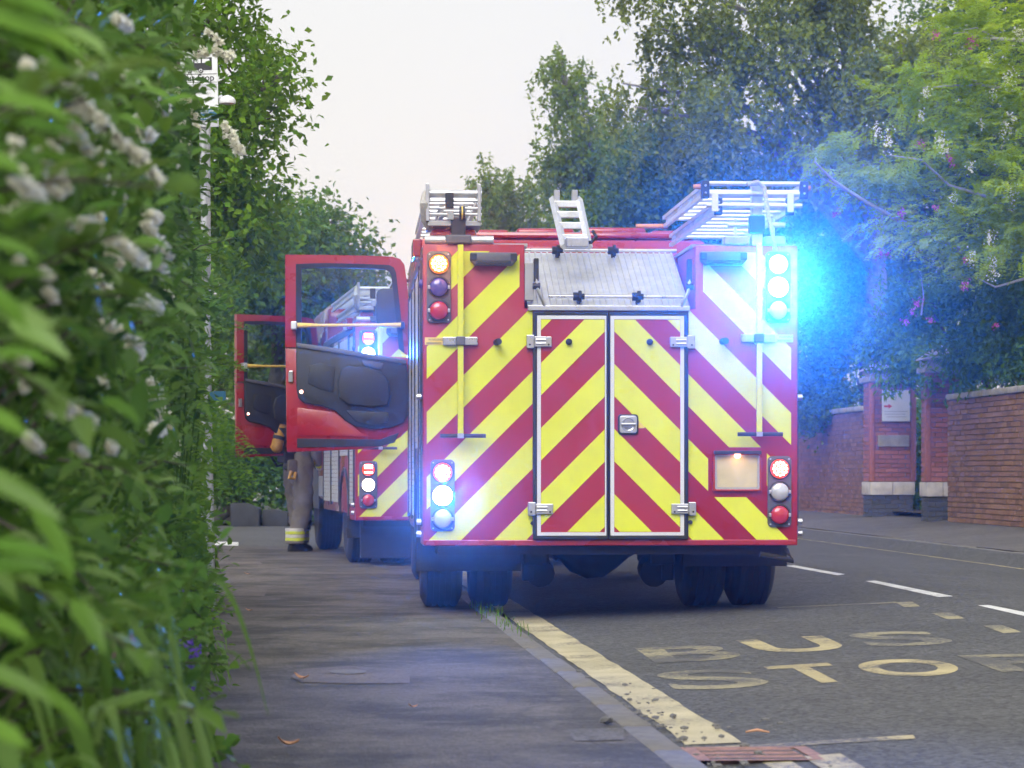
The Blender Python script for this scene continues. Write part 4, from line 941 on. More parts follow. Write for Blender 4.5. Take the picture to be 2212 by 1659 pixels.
# ------------------------------------------------------------------ firefighter
M['kit'] = pm('fire_kit', (0.15, 0.13, 0.115), 0.85, var=0.2, scale=9, bump=0.5, bscale=30, dirt=0.3, dirtcol=(0.08,0.07,0.06))
M['kitdark'] = pm('dark_patch', (0.03, 0.03, 0.034), 0.8, var=0.2)
M['kityellow'] = pm('lime_band', (0.62, 0.68, 0.06), 0.5, var=0.08)
M['kitsilver'] = pm('silver_band', (0.6, 0.58, 0.55), 0.4, var=0.08)
M['cylinder'] = pm('yellow_cylinder', (0.55, 0.30, 0.05), 0.55, var=0.25, scale=12, dirt=0.6, dirtcol=(0.08,0.06,0.04))
M['skin'] = pm('skin', (0.5, 0.3, 0.22), 0.55, var=0.06)
def skin_body(name, J, E, mat, parent, sub=2):
    names = list(J); me = bpy.data.meshes.new(name); me.from_pydata([J[k][0] for k in names], [(names.index(a), names.index(b)) for a, b in E] if False else [], [])
    me = bpy.data.meshes.new(name); me.from_pydata([J[k][0] for k in names], [(names.index(a), names.index(b)) for a, b in E], [])
    o = link(name, me, parent); o.modifiers.new('skin', 'SKIN').use_smooth_shade = True
    for i, k in enumerate(names):
        r = J[k][1]; me.skin_vertices[0].data[i].radius = r if isinstance(r, tuple) else (r, r); me.skin_vertices[0].data[i].use_root = (i == 0)
    sb = o.modifiers.new('subdivision', 'SUBSURF'); sb.levels = sub; sb.render_levels = sub
    dg = bpy.context.evaluated_depsgraph_get(); m2 = bpy.data.meshes.new_from_object(o.evaluated_get(dg)); o.modifiers.clear(); o.data = m2
    m2.materials.clear(); m2.materials.append(mat); m2.polygons.foreach_set('use_smooth', [True] * len(m2.polygons)); return o
dP = 32.6
person = empty('person', W(642, 1190, dP) * 1.0, R(38)); person.location.z = 0.0
tag(person, 'firefighter in tan kit with a yellow air cylinder beside the second engine', 'person')
J = {'pelvis': ((0,0,.97), (.17,.15)), 'belly': ((.02,0,1.12), (.155,.16)), 'chest': ((.09,0,1.32), (.17,.19)), 'neck0': ((.14,0,1.47), (.09,.1)), 'neck': ((.17,0,1.54), .062), 'head0': ((.2,0,1.63), (.09,.082)), 'head1': ((.21,0,1.72), (.095,.085)), 'head2': ((.2,0,1.78), .06),
     'chin': ((.265,0,1.60), .035), 'nose': ((.312,0,1.665), .014),
     'shl': ((.12,.19,1.41), .082), 'ell': ((.15,.27,1.15), .068), 'wrl': ((.36,.22,1.05), .055), 'shr': ((.12,-.19,1.41), .082), 'elr': ((.10,-.27,1.14), .07), 'wrr': ((.24,-.2,.99), .056),
     'hipl': ((.0,.11,.90), .135), 'knl': ((.085,.12,.50), .122), 'anl': ((.10,.11,.13), .108), 'hipr': ((.0,-.11,.90), .135), 'knr': ((.005,-.13,.50), .125), 'anr': ((-.11,-.12,.13), .108)}
E = [('pelvis','belly'),('belly','chest'),('chest','neck0'),('neck0','neck'),('neck','head0'),('head0','head1'),('head1','head2'),('head0','chin'),('head1','nose'),('chest','shl'),('shl','ell'),('ell','wrl'),('chest','shr'),('shr','elr'),('elr','wrr'),('pelvis','hipl'),('hipl','knl'),('knl','anl'),('pelvis','hipr'),('hipr','knr'),('knr','anr')]
body = skin_body('body', J, E, M['kit'], person)
# cloth folds
for v_ in body.data.vertices:
    c_ = v_.co; k = 0.010 * math.sin(c_.z * 42 + 3 * math.sin(c_.y * 20) + c_.x * 9) + 0.006 * math.sin(c_.z * 77 + c_.x * 30)
    if c_.z < 1.45: v_.co += Vector((v_.normal.x, v_.normal.y, 0)) * k
# face and head: skin over the neck and head faces
body.data.materials.append(M['skin'])
for p_ in body.data.polygons:
    if p_.center.z > 1.53: p_.material_index = 1
MB().lathe([(1.70, .135), (1.71, .175), (1.725, .17), (1.735, .135), (1.80, .125), (1.85, .09), (1.87, .02)], (.195, 0, 0), 'z', 20).build('helmet', M['kityellow'], person, smooth=True)
for s_ in (-1, 1):
    MB().lathe([(-.006, .002), (0, .010), (.006, .002)], (.285, s_ * .032, 1.685), 'x', 10).build('eye', M['ink'], person)
    MB().lathe([(-.01, .012), (0, .03), (.012, .026)], (.19, s_ * .088, 1.66), 'y', 10).build('ear', M['skin'], person, smooth=True)
MB().box(.285, .297, -.025, .025, 1.617, 1.625).build('mouth', M['arrow'], person, bevel=.003)
for y_, dx in ((.11, .10), (-.12, -.11)):
    for z_, m_ in ((.145, 'kityellow'), (.185, 'kitsilver'), (.225, 'kityellow'), (.26, 'kitsilver')):
        MB().lathe([(z_ - .018,   .119), (z_, .122), (z_ + .018, .119)], (dx + .004, y_, 0), 'z', 20).build('reflective_band', M[m_], person, smooth=True)
    MB().lathe([(.09, .085), (.10, .122), (.13, .116)], (dx, y_, 0), 'z', 18).build('trouser_hem', M['kit'], person, smooth=True)
    # boot
    bt = [[(dx + cx + rx * math.cos(a), y_ + .052 * wy * math.sin(a), zz) for a in [2 * math.pi * k / 16 for k in range(16)]] for zz, cx, rx, wy in ((0, .045, .15, 1), (.03, .045, .152, 1.02), (.06, .035, .135, .98), (.085, .012, .10, .95), (.12, -.005, .07, 1.1), (.17, -.005, .07, 1.2))]
    mb = MB(); 
    for i in range(len(bt) - 1):
        k0 = len(mb.v); mb.add(bt[i] + bt[i+1], [(j, (j+1) % 16, 16 + (j+1) % 16, 16 + j) for j in range(16)])
    mb.add(bt[0], [tuple(range(15, -1, -1))]); mb.build('boot', M['rubber'], person, smooth=True)
    kp = [[((.095 if dx > 0 else -.02) - .02 + .132 * math.cos(a) + (.012 if abs(z_ - .45) < .12 else 0), y_ + .132 * math.sin(a), z_) for a in [R(t) for t in range(-60, 61, 15)]] for z_ in [.26 + .045 * i for i in range(9)]]
    MB().grid(kp).build('knee_patch', M['kitdark'], person, fix=False, smooth='all')
def glove(root, w0, dirv, up):
    dirv = Vector(dirv).normalized(); up = Vector(up).normalized(); side = dirv.cross(up)
    P0 = Vector(w0); Jg = {'wrist': (P0, .034), 'palm': (P0 + dirv * .05, (.042, .024)), 'knuck': (P0 + dirv * .09, (.044, .022))}; Eg = [('wrist','palm'), ('palm','knuck')]
    for i, (o_, L_) in enumerate(((-.034, .06), (-.012, .072), (.012, .068), (.033, .052))):
        a = P0 + dirv * .095 + side * o_; b = a + dirv * L_ * .55 - up * .012; c_ = b + dirv * L_ * .3 - up * .035
        Jg['a%d' % i] = (a, .011); Jg['b%d' % i] = (b, .0105); Jg['c%d' % i] = (c_, .009); Eg += [('knuck', 'a%d' % i), ('a%d' % i, 'b%d' % i), ('b%d' % i, 'c%d' % i)]
    t0 = P0 + dirv * .04 - side * .045; Jg['t0'] = (t0, .014); Jg['t1'] = (t0 + dirv * .035 - side * .022 - up * .015, .011); Jg['t2'] = (t0 + dirv * .06 - side * .02 - up * .03, .009); Eg += [('palm', 't0'), ('t0', 't1'), ('t1', 't2')]
    return skin_body('glove', Jg, Eg, M['kitdark'], root, 1)
glove(person, (.37, .22, 1.045), (1, -.1, -.25), (.2, 0, 1)); glove(person, (.25, -.2, .98), (.8, .2, -.5), (.5, 0, 1))
for (a, b) in (((.15,.27,1.15), (.36,.22,1.05)), ((.10,-.27,1.14), (.24,-.2,.99))):
    a, b = Vector(a), Vector(b)
    for t, m_ in ((.55, 'kityellow'), (.72, 'kitsilver')):
        c_ = a.lerp(b, t); d_ = (b - a).normalized() * .016; MB().tube([c_ - d_, c_, c_ + d_], [.073, .075, .073], 16, False).build('cuff_band', M[m_], person, smooth=True)
# breathing apparatus on the back
a, b = Vector((-.34, -.03, 1.20)), Vector((-.20, -.03, 1.72)); ax = (b - a).normalized()
ba = empty('air_cylinder', person.location, person.rotation_euler[2]); tag(ba, 'scuffed yellow air cylinder on the firefighter\'s back', 'air cylinder')
MB().tube([a - ax*.02, a, a + ax*.04, a + ax*.40, b - ax*.08, b - ax*.03, b], [.03, .065, .084, .084, .082, .06, .025], 18).build('cylinder_shell', M['cylinder'], ba, smooth=True)
for t in (.30, .66):
    c_ = a.lerp(b, t); MB().tube([c_ - ax*.022, c_, c_ + ax*.022], [.087, .09, .087], 18).build('cylinder_strap', M['kitdark'], ba, smooth=True)
MB().tube([b - ax*.13, b - ax*.02, b + ax*.02], [.09, .085, .05], 14).build('cylinder_cap', M['lightgrey'], ba, smooth=True)
MB().tube([a + Vector((.10,0,-.02)), a + Vector((.13, 0, .2)), b + Vector((.07, 0, -.06))], [.05, .06, .05], 8).build('back_plate', M['kitdark'], ba, smooth=True)
MB().box(-.24, -.1, -.1, .08, 1.06, 1.2).build('regulator', M['black'], ba, bevel=.02)
MB().tube([(-.24, .1, 1.3), (-.3, .12, 1.15), (-.2, .14, 1.02), (-.05, .15, 1.05)], .016, 8).build('hose', M['rubber'], ba, smooth=True)
MB().box(-.235, -.10, -.17, -.12, .93, 1.1).build('tool_pouch', M['kit'], person, bevel=.03, smooth=True)
MB().tube([(-.2, -.17, .96), (-.24, -.19, .88), (-.16, -.18, .87), (-.14, -.17, .95)], .022, 8).build('rope_pouch', M['cylinder'], person, smooth=True)
MB().tube([(.0,-.17,1.0), (.09,-.12,1.01), (.16,0,1.0), (.09,.12,1.01), (0,.17,1.0), (-.1,.13,1.0), (-.17,0,1.0), (-.1,-.13,1.0), (.0,-.17,1.0)], .022, 8).build('waist_belt', M['kitdark'], person, smooth=True)

# ------------------------------------------------------------------ bus stop, street lamp, blocks
M['signwhite'] = pm('sign_white', (0.72, 0.73, 0.74), 0.4, var=0.04, dirt=0.1)
M['signblue'] = pm('sign_blue', (0.03, 0.14, 0.24), 0.4, var=0.05)
M['galv'] = pm('galvanised', (0.42, 0.43, 0.45), 0.5, metal=0.4, var=0.12, scale=20)
dB = 18.6; kB = F / dB
bp = W(452, 1019, dB); bs = empty('bus_stop', (bp.x + .02, dB, 0)); tag(bs, 'grey bus stop pole with white flag sign reading Stop', 'bus stop')
bs.rotation_euler = (0, R(-1.1), 0)
zt = H + (1019 - 110) / kB
MB().cyl((0, 0, -.1), (0, 0, zt + .02), .0255, n=14).build('pole', M['galv'], bs, smooth=True)
S = lambda px, py: ((px - 452) / kB + .03, H + (1019 - py) / kB)
def sign_panel(name, px0, px1, py0, py1, mat, y0=-.04, y1=-.027, parent=bs):
    x0, z1 = S(px0, py0); x1, z0 = S(px1, py1); return MB().box(x0, x1, y0, y1, z0, z1).build(name, mat, parent, bevel=.002)
fl = sign_panel('flag_sign', 398, 478, 112, 262, M['signwhite'])
bus = sign_panel('bus_symbol', 408, 466, 126, 153, M['ink'], -.043, -.04, fl)
for a, b in ((413, 426), (429, 442), (445, 461)): sign_panel('bus_window', a, b, 129, 138, M['signwhite'], -.046, -.043, fl)
for px in (418, 442):
    x, z = S(px, 154); MB().lathe([(-.041, .0165), (-.0445, .0165)], (x, 0, z), 'y', 18).build('bus_wheel', M['ink'], fl); MB().lathe([(-.0446, .011), (-.0475, .011)], (x, 0, z), 'y', 18).build('wheel_hub', M['signwhite'], fl); MB().lathe([(-.0476, .006), (-.0495, .006)], (x, 0, z), 'y', 12).build('wheel_centre', M['ink'], fl)
sign_panel('divider', 400, 476, 161, 162.3, M['ink'], -.0425, -.04, fl)
sign_panel('divider', 400, 476, 179, 180, M['ink'], -.0425, -.04, fl)
me = glyph('Bus Stop', .01); x, z = S(401, 176); me.transform(Matrix.Translation((x, -.0425, z)) @ Matrix.Rotation(R(90), 4, 'X') @ Matrix.Scale(.062, 4)); me.materials.append(M['ink']); link('sign_text', me, fl)
sign_panel('grey_strip', 400, 476, 183, 196, M['print'], -.0425, -.04, fl)
sb_ = sign_panel('blue_strip', 400, 476, 236, 261, M['signblue'], -.0425, -.04, fl)
me = glyph('0871 200 2233', .0); x, z = S(412, 258.5); me.transform(Matrix.Translation((x, -.045, z)) @ Matrix.Rotation(R(90), 4, 'X') @ Matrix.Scale(.027, 4)); me.materials.append(M['signwhite']); link('sign_text', me, fl)
for k in range(2): sign_panel('sign_line', 418, 470 - 12 * k, 241 + 4 * k, 242.4 + 4 * k, M['signwhite'], -.045, -.0425, fl)
sign_panel('lower_flag', 404, 478, 264, 276, M['print'], -.04, -.028)
tb = sign_panel('timetable_sign', 448, 482, 846, 866, M['signblue'], -.05, -.026)
dL = 25.0
lp = W(446, 1019, dL); sl_ = empty('street_lamp', (lp.x, dL, 0)); tag(sl_, 'street lamp with white dome head behind the bus stop sign', 'street lamp')
hz_ = H + (1019 - 214) / F * dL; hx = (496 - 446) / F * dL
MB().tube([(0,0,-.1), (0,0,1.2), (0,0,hz_ - .35), (.03,0,hz_ - .02), (.15,0,hz_ + .02)], [.06,.05,.035,.03,.025], 10).build('column', M['galv'], sl_, smooth=True)
MB().lathe([(-.02, .03), (-.012, .075), (.012, .078), (.04, .064), (.06, .03), (.066, .01)], (hx - .02, 0, hz_ - .03), 'z', 18).build('lamp_head', M['signwhite'], sl_, smooth=True)
M['darkstone'] = pm('dark_block', (0.035, 0.037, 0.042), 0.85, var=0.3, scale=6, bump=0.6)
def block(px0, px1, py0, py1, d_, label, slope=0):
    a, b = W(px0, py1, d_), W(px1, py0, d_); o = MB().prism([(a.x, -.05), (b.x, -.05), (b.x, b.z - slope), (b.x - .25, b.z), (a.x, b.z)], d_, d_ + .5).build('stone_block', M['darkstone'], bevel=.03, smooth=True)
    tag(o, label, 'stone', 'dark blocks beyond the side road')
block(497, 560, 1087, 1135, 48.2, 'taller dark block beyond the side road, left of the firefighter', .1)
block(566, 622, 1101, 1135, 48.4, 'lower dark block beyond the side road, just behind the firefighter', .05)
# ------------------------------------------------------------------ vegetation
TM = {'d': (np.array([(0,0,0),(.45,.5,.07),(1,0,-.06),(.45,-.5,.07)], float), [(0,1,2),(0,2,3)]),
      'l': (np.array([(0,0,0),(.3,.42,.06),(.3,0,0),(.3,-.42,.06),(.68,.36,.02),(.68,0,-.05),(.68,-.36,.02),(1,0,-.16)], float), [(0,1,2),(0,2,3),(2,1,4,5),(3,2,5,6),(5,4,7),(6,5,7)])}
def unit(a):
    return a / np.maximum(np.linalg.norm(a, axis=1, keepdims=True), 1e-9)
def leaves(name, P, D, N, L, Wd, mat, parent, tmpl='d', tint=None, base=(0, 0, 0)):
    n = len(P); D = unit(D); S_ = unit(np.cross(D, N)); N = np.cross(S_, D)
    T, Fc = TM[tmpl]; m = len(T)
    L = np.broadcast_to(L, (n,)); Wd = np.broadcast_to(Wd, (n,))
    V = P[:, None, :] + T[None, :, 0:1] * L[:, None, None] * D[:, None, :] + T[None, :, 1:2] * Wd[:, None, None] * S_[:, None, :] + T[None, :, 2:3] * L[:, None, None] * N[:, None, :]
    V = (V - np.array(base)).reshape(-1, 3)
    me = bpy.data.meshes.new(name); me.vertices.add(n * m); me.vertices.foreach_set('co', V.astype(np.float32).ravel())
    idx = np.concatenate([np.array(f) for f in Fc]); tot = np.array([len(f) for f in Fc]); k = len(idx)
    li = (idx[None, :] + (np.arange(n) * m)[:, None]).ravel(); ls = (np.concatenate([[0], np.cumsum(tot)[:-1]])[None, :] + (np.arange(n) * k)[:, None]).ravel()
    me.loops.add(len(li)); me.loops.foreach_set('vertex_index', li.astype(np.int32))
    me.polygons.add(len(ls)); me.polygons.foreach_set('loop_start', ls.astype(np.int32))
    me.update(calc_edges=True); me.validate()
    t = rng.random(n) if tint is None else tint
    at = me.attributes.new('tint', 'FLOAT', 'POINT'); at.data.foreach_set('value', np.repeat(t, m).astype(np.float32))
    me.materials.append(mat); return link(name, me, parent)
def rdir(n): return unit(rng.normal(size=(n, 3)))
def ball(n, p=0.45):
    return rdir(n) * (rng.random((n, 1)) ** p)
M['bark'] = pm('bark', (0.10, 0.085, 0.07), 0.9, var=0.35, scale=12, bump=0.8, bscale=25)
M['birchbark'] = pm('birch_bark', (0.30, 0.28, 0.26), 0.85, var=0.35, scale=14, bump=0.6, bscale=25, dirt=0.6, dirtcol=(0.06,0.055,0.05))
M['paletwig'] = pm('pale_twig', (0.42, 0.40, 0.37), 0.8, var=0.2, scale=14)
M['lf_birch'] = leafmat('birch_leaf', [(0.135,0.19,0.032),(0.215,0.28,0.05),(0.29,0.36,0.07)], 0.55, 0.45, 0.1)
M['lf_birch2'] = leafmat('birch_leaf_green', [(0.11,0.18,0.026),(0.17,0.26,0.04),(0.24,0.34,0.06)], 0.55, 0.45, 0.1)
M['lf_dark'] = leafmat('dark_leaf', [(0.065,0.14,0.026),(0.12,0.22,0.038),(0.18,0.29,0.05)], 0.55, 0.45, 0.1)
M['lf_mid'] = leafmat('mid_leaf', [(0.055,0.135,0.016),(0.095,0.21,0.024),(0.15,0.285,0.036)], 0.55, 0.42, 0.1)
M['lf_bright'] = leafmat('bright_leaf', [(0.075,0.18,0.010),(0.13,0.265,0.014),(0.20,0.345,0.024)], 0.5, 0.45, 0.1)
M['lf_lime'] = leafmat('lime_leaf', [(0.25,0.39,0.02),(0.34,0.49,0.028),(0.42,0.57,0.05)], 0.55, 0.52, 0.1)
M['lf_hedge'] = leafmat('hedge_leaf', [(0.022,0.060,0.008),(0.060,0.145,0.014),(0.115,0.235,0.022),(0.19,0.31,0.07)], 0.42, 0.36, 0.3)
M['lf_strap'] = leafmat('strap_leaf', [(0.07,0.15,0.02),(0.13,0.24,0.04),(0.19,0.31,0.08)], 0.5, 0.35, 0.05)
M['blossom'] = leafmat('white_blossom', [(0.76,0.74,0.58),(0.84,0.83,0.70),(0.88,0.88,0.80)], 0.7, 0.3, 0.25)
M['pink'] = leafmat('pink_blossom', [(0.36,0.04,0.15),(0.50,0.09,0.24),(0.58,0.16,0.30)], 0.7, 0.3)
M['purple'] = leafmat('purple_blossom', [(0.12,0.06,0.40),(0.20,0.10,0.55),(0.28,0.16,0.65)], 0.7, 0.3)

def limbs(root, base, top, targets, r, mat, twigs=6, seed=1, name='trunk'):
    rr = random.Random(seed); mb = MB(); base = Vector(base); top = Vector(top)
    pts = [base + (top - base) * t + Vector((rr.uniform(-.12, .12), rr.uniform(-.12, .12), 0)) * (1 if 0 < t < 1 else 0) for t in (0, .2, .4, .6, .8, 1)]
    B = base.copy()
    mb.tube([p - B for p in [pts[0] - Vector((0,0,.2))] + pts], [r * 1.25, r * 1.1, r * .95, r * .85, r * .7, r * .5, r * .25], 10)
    for tg in targets:
        tg = Vector(tg); t = min(.95, max(.25, ((tg.z - base.z) / max(.1, top.z - base.z)) * .62)); k = t * 5; i = min(4, int(k)); st = pts[i].lerp(pts[i+1], k - i)
        mid = st.lerp(tg, .5) + Vector((rr.uniform(-.2, .2), rr.uniform(-.2, .2), .18 * (tg - st).length))
        rb = r * .42
        path = [st, st.lerp(mid, .5) + Vector((0,0,.04)), mid, mid.lerp(tg, .5) + Vector((rr.uniform(-.1,.1), rr.uniform(-.1,.1), .05)), tg]
        mb.tube([p - B for p in path], [rb, rb * .8, rb * .6, rb * .4, rb * .15], 6)
        for _ in range(twigs):
            s0 = path[rr.randint(2, 3)].lerp(path[4], rr.random()); e = s0 + Vector((rr.uniform(-.35,.35), rr.uniform(-.35,.35), rr.uniform(-.2,.3)))
            mb.tube([p - B for p in (s0, s0.lerp(e, .5) + Vector((0,0,.05)), e)], [rb * .25, rb * .16, .004], 4)
    return mb.build(name, mat, root, smooth=True, fix=False)
def crown_broad(blobs, nl, L, spread):
    Ps, Ds, Ns = [], [], []
    for c, r, wgt in blobs:
        n = int(nl * wgt); nc = max(6, n // 55)
        cc = np.array(c) + ball(nc, .42) * np.array(r)
        out_ = unit((cc - np.array(c)) / np.array(r))
        k = rng.integers(0, nc, n); off = rng.normal(size=(n, 3)) * spread
        Ps.append(cc[k] + off); Ds.append(out_[k] * .5 + rdir(n) * .9 + np.array([0, 0, -.25])); Ns.append(np.array([0, 0, 1.0]) + rdir(n) * .8 + out_[k] * .3)
    return map(np.concatenate, (Ps, Ds, Ns))
def crown_birch(blobs, nl, L, spread, fall=1.3):
    Ps, Ds, Ns = [], [], []
    for c, r, wgt in blobs:
        n = int(nl * wgt); per = 34; ns_ = max(8, n // per)
        nb = max(3, ns_ // 14); bc = np.array(c) + ball(nb, .5) * np.array(r)
        st = bc[rng.integers(0, nb, ns_)] + rng.normal(size=(ns_, 3)) * np.array([.28, .28, .16])
        ln = fall * (0.25 + rng.random(ns_)); drift = rng.normal(size=(ns_, 2)) * .16
        t = rng.random((ns_, per)); p = np.repeat(st[:, None, :], per, 1)
        p[:, :, 2] -= t * ln[:, None]; p[:, :, 0] += drift[:, :1] * t ** 1.5 + .1 * np.sin(t * 5 + drift[:, :1] * 40) * t; p[:, :, 1] += drift[:, 1:] * t
        p = p.reshape(-1, 3) + rng.normal(size=(ns_ * per, 3)) * .035; m = len(p)
        Ps.append(p); Ds.append(np.array([0, 0, -.45]) + rdir(m) * .8); Ns.append(rdir(m) * .8 + np.array([-.1, -.5, .6]))
    return map(np.concatenate, (Ps, Ds, Ns))
def fronds(pts, dirs, length, npair, Ll):
    """pinnate leaves: leaflets in pairs along a drooping stalk"""
    n = len(pts); d_ = unit(dirs); t = (np.arange(npair) + 1.0) / npair
    side = unit(np.cross(d_, np.array([0, 0, 1.0]) + .35 * rdir(n))); upv = np.cross(side, d_)
    stalk = pts[:, None, :] + d_[:, None, :] * (t[None, :, None] * length[:, None, None]) + np.array([0, 0, -1.0]) * ((t ** 2)[None, :, None] * length[:, None, None] * .35)
    Ps, Ds, Ns = [], [], []
    for s in (-1, 1):
        Ps.append(stalk.reshape(-1, 3)); dd = side[:, None, :] * s + d_[:, None, :] * .35 + rng.normal(size=(n, npair, 3)) * .15; Ds.append(dd.reshape(-1, 3))
        Ns.append((np.repeat(upv[:, None, :], npair, 1) + np.array([-.1, -.55, .35]) + rng.normal(size=(n, npair, 3)) * .3).reshape(-1, 3))
    return map(np.concatenate, (Ps, Ds, Ns))
def blobs_px(lst, d0):
    o = []
    for px, py, rx, rz, ry, dd in lst:
        d_ = d0 + dd; c = W(px, py, d_); k = d_ / F; r = (rx * k, ry, rz * k); o.append((tuple(c), r, r[0] * r[2]))
    s = sum(b[2] for b in o); return [(c, r, w_ / s) for c, r, w_ in o]
def tree(name, label, base, lst, d0, nl, L, Wd, mat, style='broad', barkm='bark', r=.16, group=None, seed=1, spread=.16, fall=1.3, top=None, cat='tree', twigs=6, bare=None):
    root = empty(name, base); tag(root, label, cat, group)
    bl = blobs_px(lst, d0)
    P, D, N = (crown_birch(bl, nl, L, spread, fall) if style == 'birch' else crown_broad(bl, nl, L, spread))
    keep = P[:, 2] > 0.02; P, D, N = P[keep], D[keep], N[keep]; n = len(P)
    leaves('crown', P, D, N, L * rng.uniform(.7, 1.25, n), Wd * rng.uniform(.7, 1.2, n), M[mat], root, base=base)
    tp = top or max((b[0] for b in bl), key=lambda c: c[2])
    limbs(root, base, tp, [b[0] for b in bl], r, M[barkm], twigs, seed)
    return root
LG, RG = 'trees on the left of the road', 'trees on the right of the road'
tree('ash_tree', 'leafy ash tree rising behind the hedge on the left, tallest there', (-5.4, 29, 0), [(500,250,85,120,1.3,0),(540,140,65,80,1.0,.5),(430,330,120,150,1.5,0),(500,450,110,110,1.2,-.5),(560,520,90,80,1.0,1),(480,20,80,80,1.0,0),(440,-90,110,90,1.2,0),(590,250,26,50,.4,0),(610,170,22,38,.4,0)], 29, 11500, .10, .064, 'lf_bright', group=LG, seed=2, r=.14, spread=.17)
tree('maple_tree', 'rounded green tree beyond the side road, left of the near engine', (-5.2, 51, 0), [(640,520,90,80,2,0),(730,560,85,75,2,2),(700,480,40,40,1,1),(770,620,70,70,2,2),(620,640,110,90,2,0),(560,560,100,120,2,-1),(690,700,120,70,2,1)], 51, 17000, .14, .09, 'lf_mid', group=LG, seed=3, r=.2, spread=.24)
tree('lime_tree', 'dark tree mass behind the open cab doors on the left', (-8.0, 57, 0), [(540,760,140,120,2,0),(700,800,140,110,2,1),(600,900,160,100,2,-2),(500,650,140,140,2,0),(780,760,60,80,1.5,3)], 56, 22000, .13, .08, 'lf_dark', group=LG, seed=4, r=.22, spread=.28)
tree('holly_tree', 'low dark evergreen behind the firefighter beyond the side road', (-5.6, 50, 0), [(620,980,110,70,1,0),(560,1040,120,60,1,0),(680,1060,70,60,.8,.5),(480,980,110,100,1,0)], 50, 13000, .10, .06, 'lf_mid', group=LG, seed=5, r=.12, spread=.2)
tree('weeping_birch', 'small weeping tree far down the road above the near engine roof', (1.2, 74, 0), [(1050,400,45,40,1.2,0),(1110,410,45,45,1.2,0),(1075,455,50,25,1.2,0),(1145,400,25,30,.8,0),(1140,480,50,30,1,0),(1190,500,60,30,1,0)], 72, 8500, .13, .07, 'lf_birch2', 'birch', 'bark', r=.16, group=RG, seed=6, fall=1.2)
tree('weeping_birch', 'tall slender weeping birch with a ragged top, left of the big birches', (3.6, 62, 0.2), [(1205,130,24,50,.7,0),(1215,200,32,40,.8,0),(1262,250,38,28,.8,0),(1225,300,30,50,.8,0),(1250,360,50,60,1.2,0),(1230,440,45,70,1.2,0),(1310,360,60,70,1.2,1),(1300,470,80,60,1.2,1),(1250,165,12,15,.4,0)], 60, 17000, .12, .075, 'lf_birch2', 'birch', 'birchbark', r=.17, group=RG, seed=7, fall=1.1, top=tuple(W(1210, 110, 60)))
tree('weeping_birch', 'large weeping birch towering over the near engine from the right', (7.4, 50, 0.2), [(1430,60,95,80,1.5,0),(1400,-60,110,90,1.5,0),(1560,60,120,110,1.8,0),(1700,80,120,130,1.8,0),(1430,180,85,70,1.4,0),(1560,220,110,90,1.8,0),(1690,250,110,90,1.8,0),(1345,180,24,50,.6,0),(1370,230,36,36,.7,0),(1830,120,120,140,2,0),(1950,90,120,150,2,0),(1650,-100,250,120,2,0),(1840,300,110,100,1.6,0),(1830,-10,130,90,1.6,0)], 47, 38000, .105, .068, 'lf_birch', 'birch', 'birchbark', r=.24, group=RG, seed=8, fall=1.25, top=tuple(W(1800, -60, 48)))
tree('hornbeam_tree', 'dense dark tree filling in behind the ladders, right of the slender birch', (6.2, 56, 0.2), [(1400,340,100,80,1.6,0),(1540,340,110,80,1.6,0),(1400,450,120,60,1.6,0),(1560,450,120,70,1.6,0),(1690,430,90,100,1.6,0),(1280,500,70,40,1.2,0),(1480,540,160,60,1.6,0)], 54, 32000, .12, .08, 'lf_dark', r=.2, group=RG, seed=9, spread=.22)
tree('yew_tree', 'tall dark tree behind the gate at the upper right', (10.5, 54, 0.3), [(1800,430,110,120,1.6,0),(1900,250,150,160,1.8,0),(2050,150,170,150,2,0),(1980,450,150,150,1.8,0),(1850,600,120,100,1.4,0),(2120,350,150,200,2,0),(2200,0,200,150,2,0),(2010,300,120,100,1.6,0),(2130,560,140,110,1.6,0),(2000,600,120,90,1.5,0),(1930,370,90,80,1.5,0)], 54, 48000, .12, .08, 'lf_dark', r=.26, group=RG, seed=10, spread=.24)
n = 26000; cx_ = rng.uniform(-48, 48, 700); cz_ = rng.random(700) ** .8 * (3.6 + 1.1 * np.sin(cx_ * .7) + .5 * np.sin(cx_ * 2.1)); cy__ = rng.uniform(79, 85, 700); k_ = rng.integers(0, 700, n)
P = np.stack([cx_[k_], cy__[k_], cz_[k_]], 1) + rng.normal(size=(n, 3)) * np.array([.6, .5, .4]); P[:, 2] = np.abs(P[:, 2])
fw = empty('far_wood', (0, 82, 0)); leaves('foliage', P, rdir(n), rdir(n) + np.array([0, -.6, .6]), .34 * rng.uniform(.7, 1.2, n), .2, M['lf_dark'], fw, base=(0, 82, 0)); tag(fw, 'low belt of distant trees closing the view down the road', 'trees', kind='stuff')
def hangshrub(name, label, base, lst, d0, nl, L, Wd, mat, **k):
    return tree(name, label, base, lst, d0, nl, L, Wd, mat, cat='shrub', group='shrubs along the brick wall', r=k.pop('r', .05), **k)
hangshrub('ivy_bush', 'ivy mass hanging over the wall just right of the near engine', (6.9, 51, 0.3), [(1760,620,70,90,.7,0),(1780,740,60,90,.7,0),(1765,850,50,70,.5,0),(1830,680,60,80,.7,0),(1845,560,80,70,.8,0),(1735,900,30,35,.3,0),(1810,850,35,45,.4,0)], 49.5, 30000, .085, .06, 'lf_dark', seed=12, spread=.13)
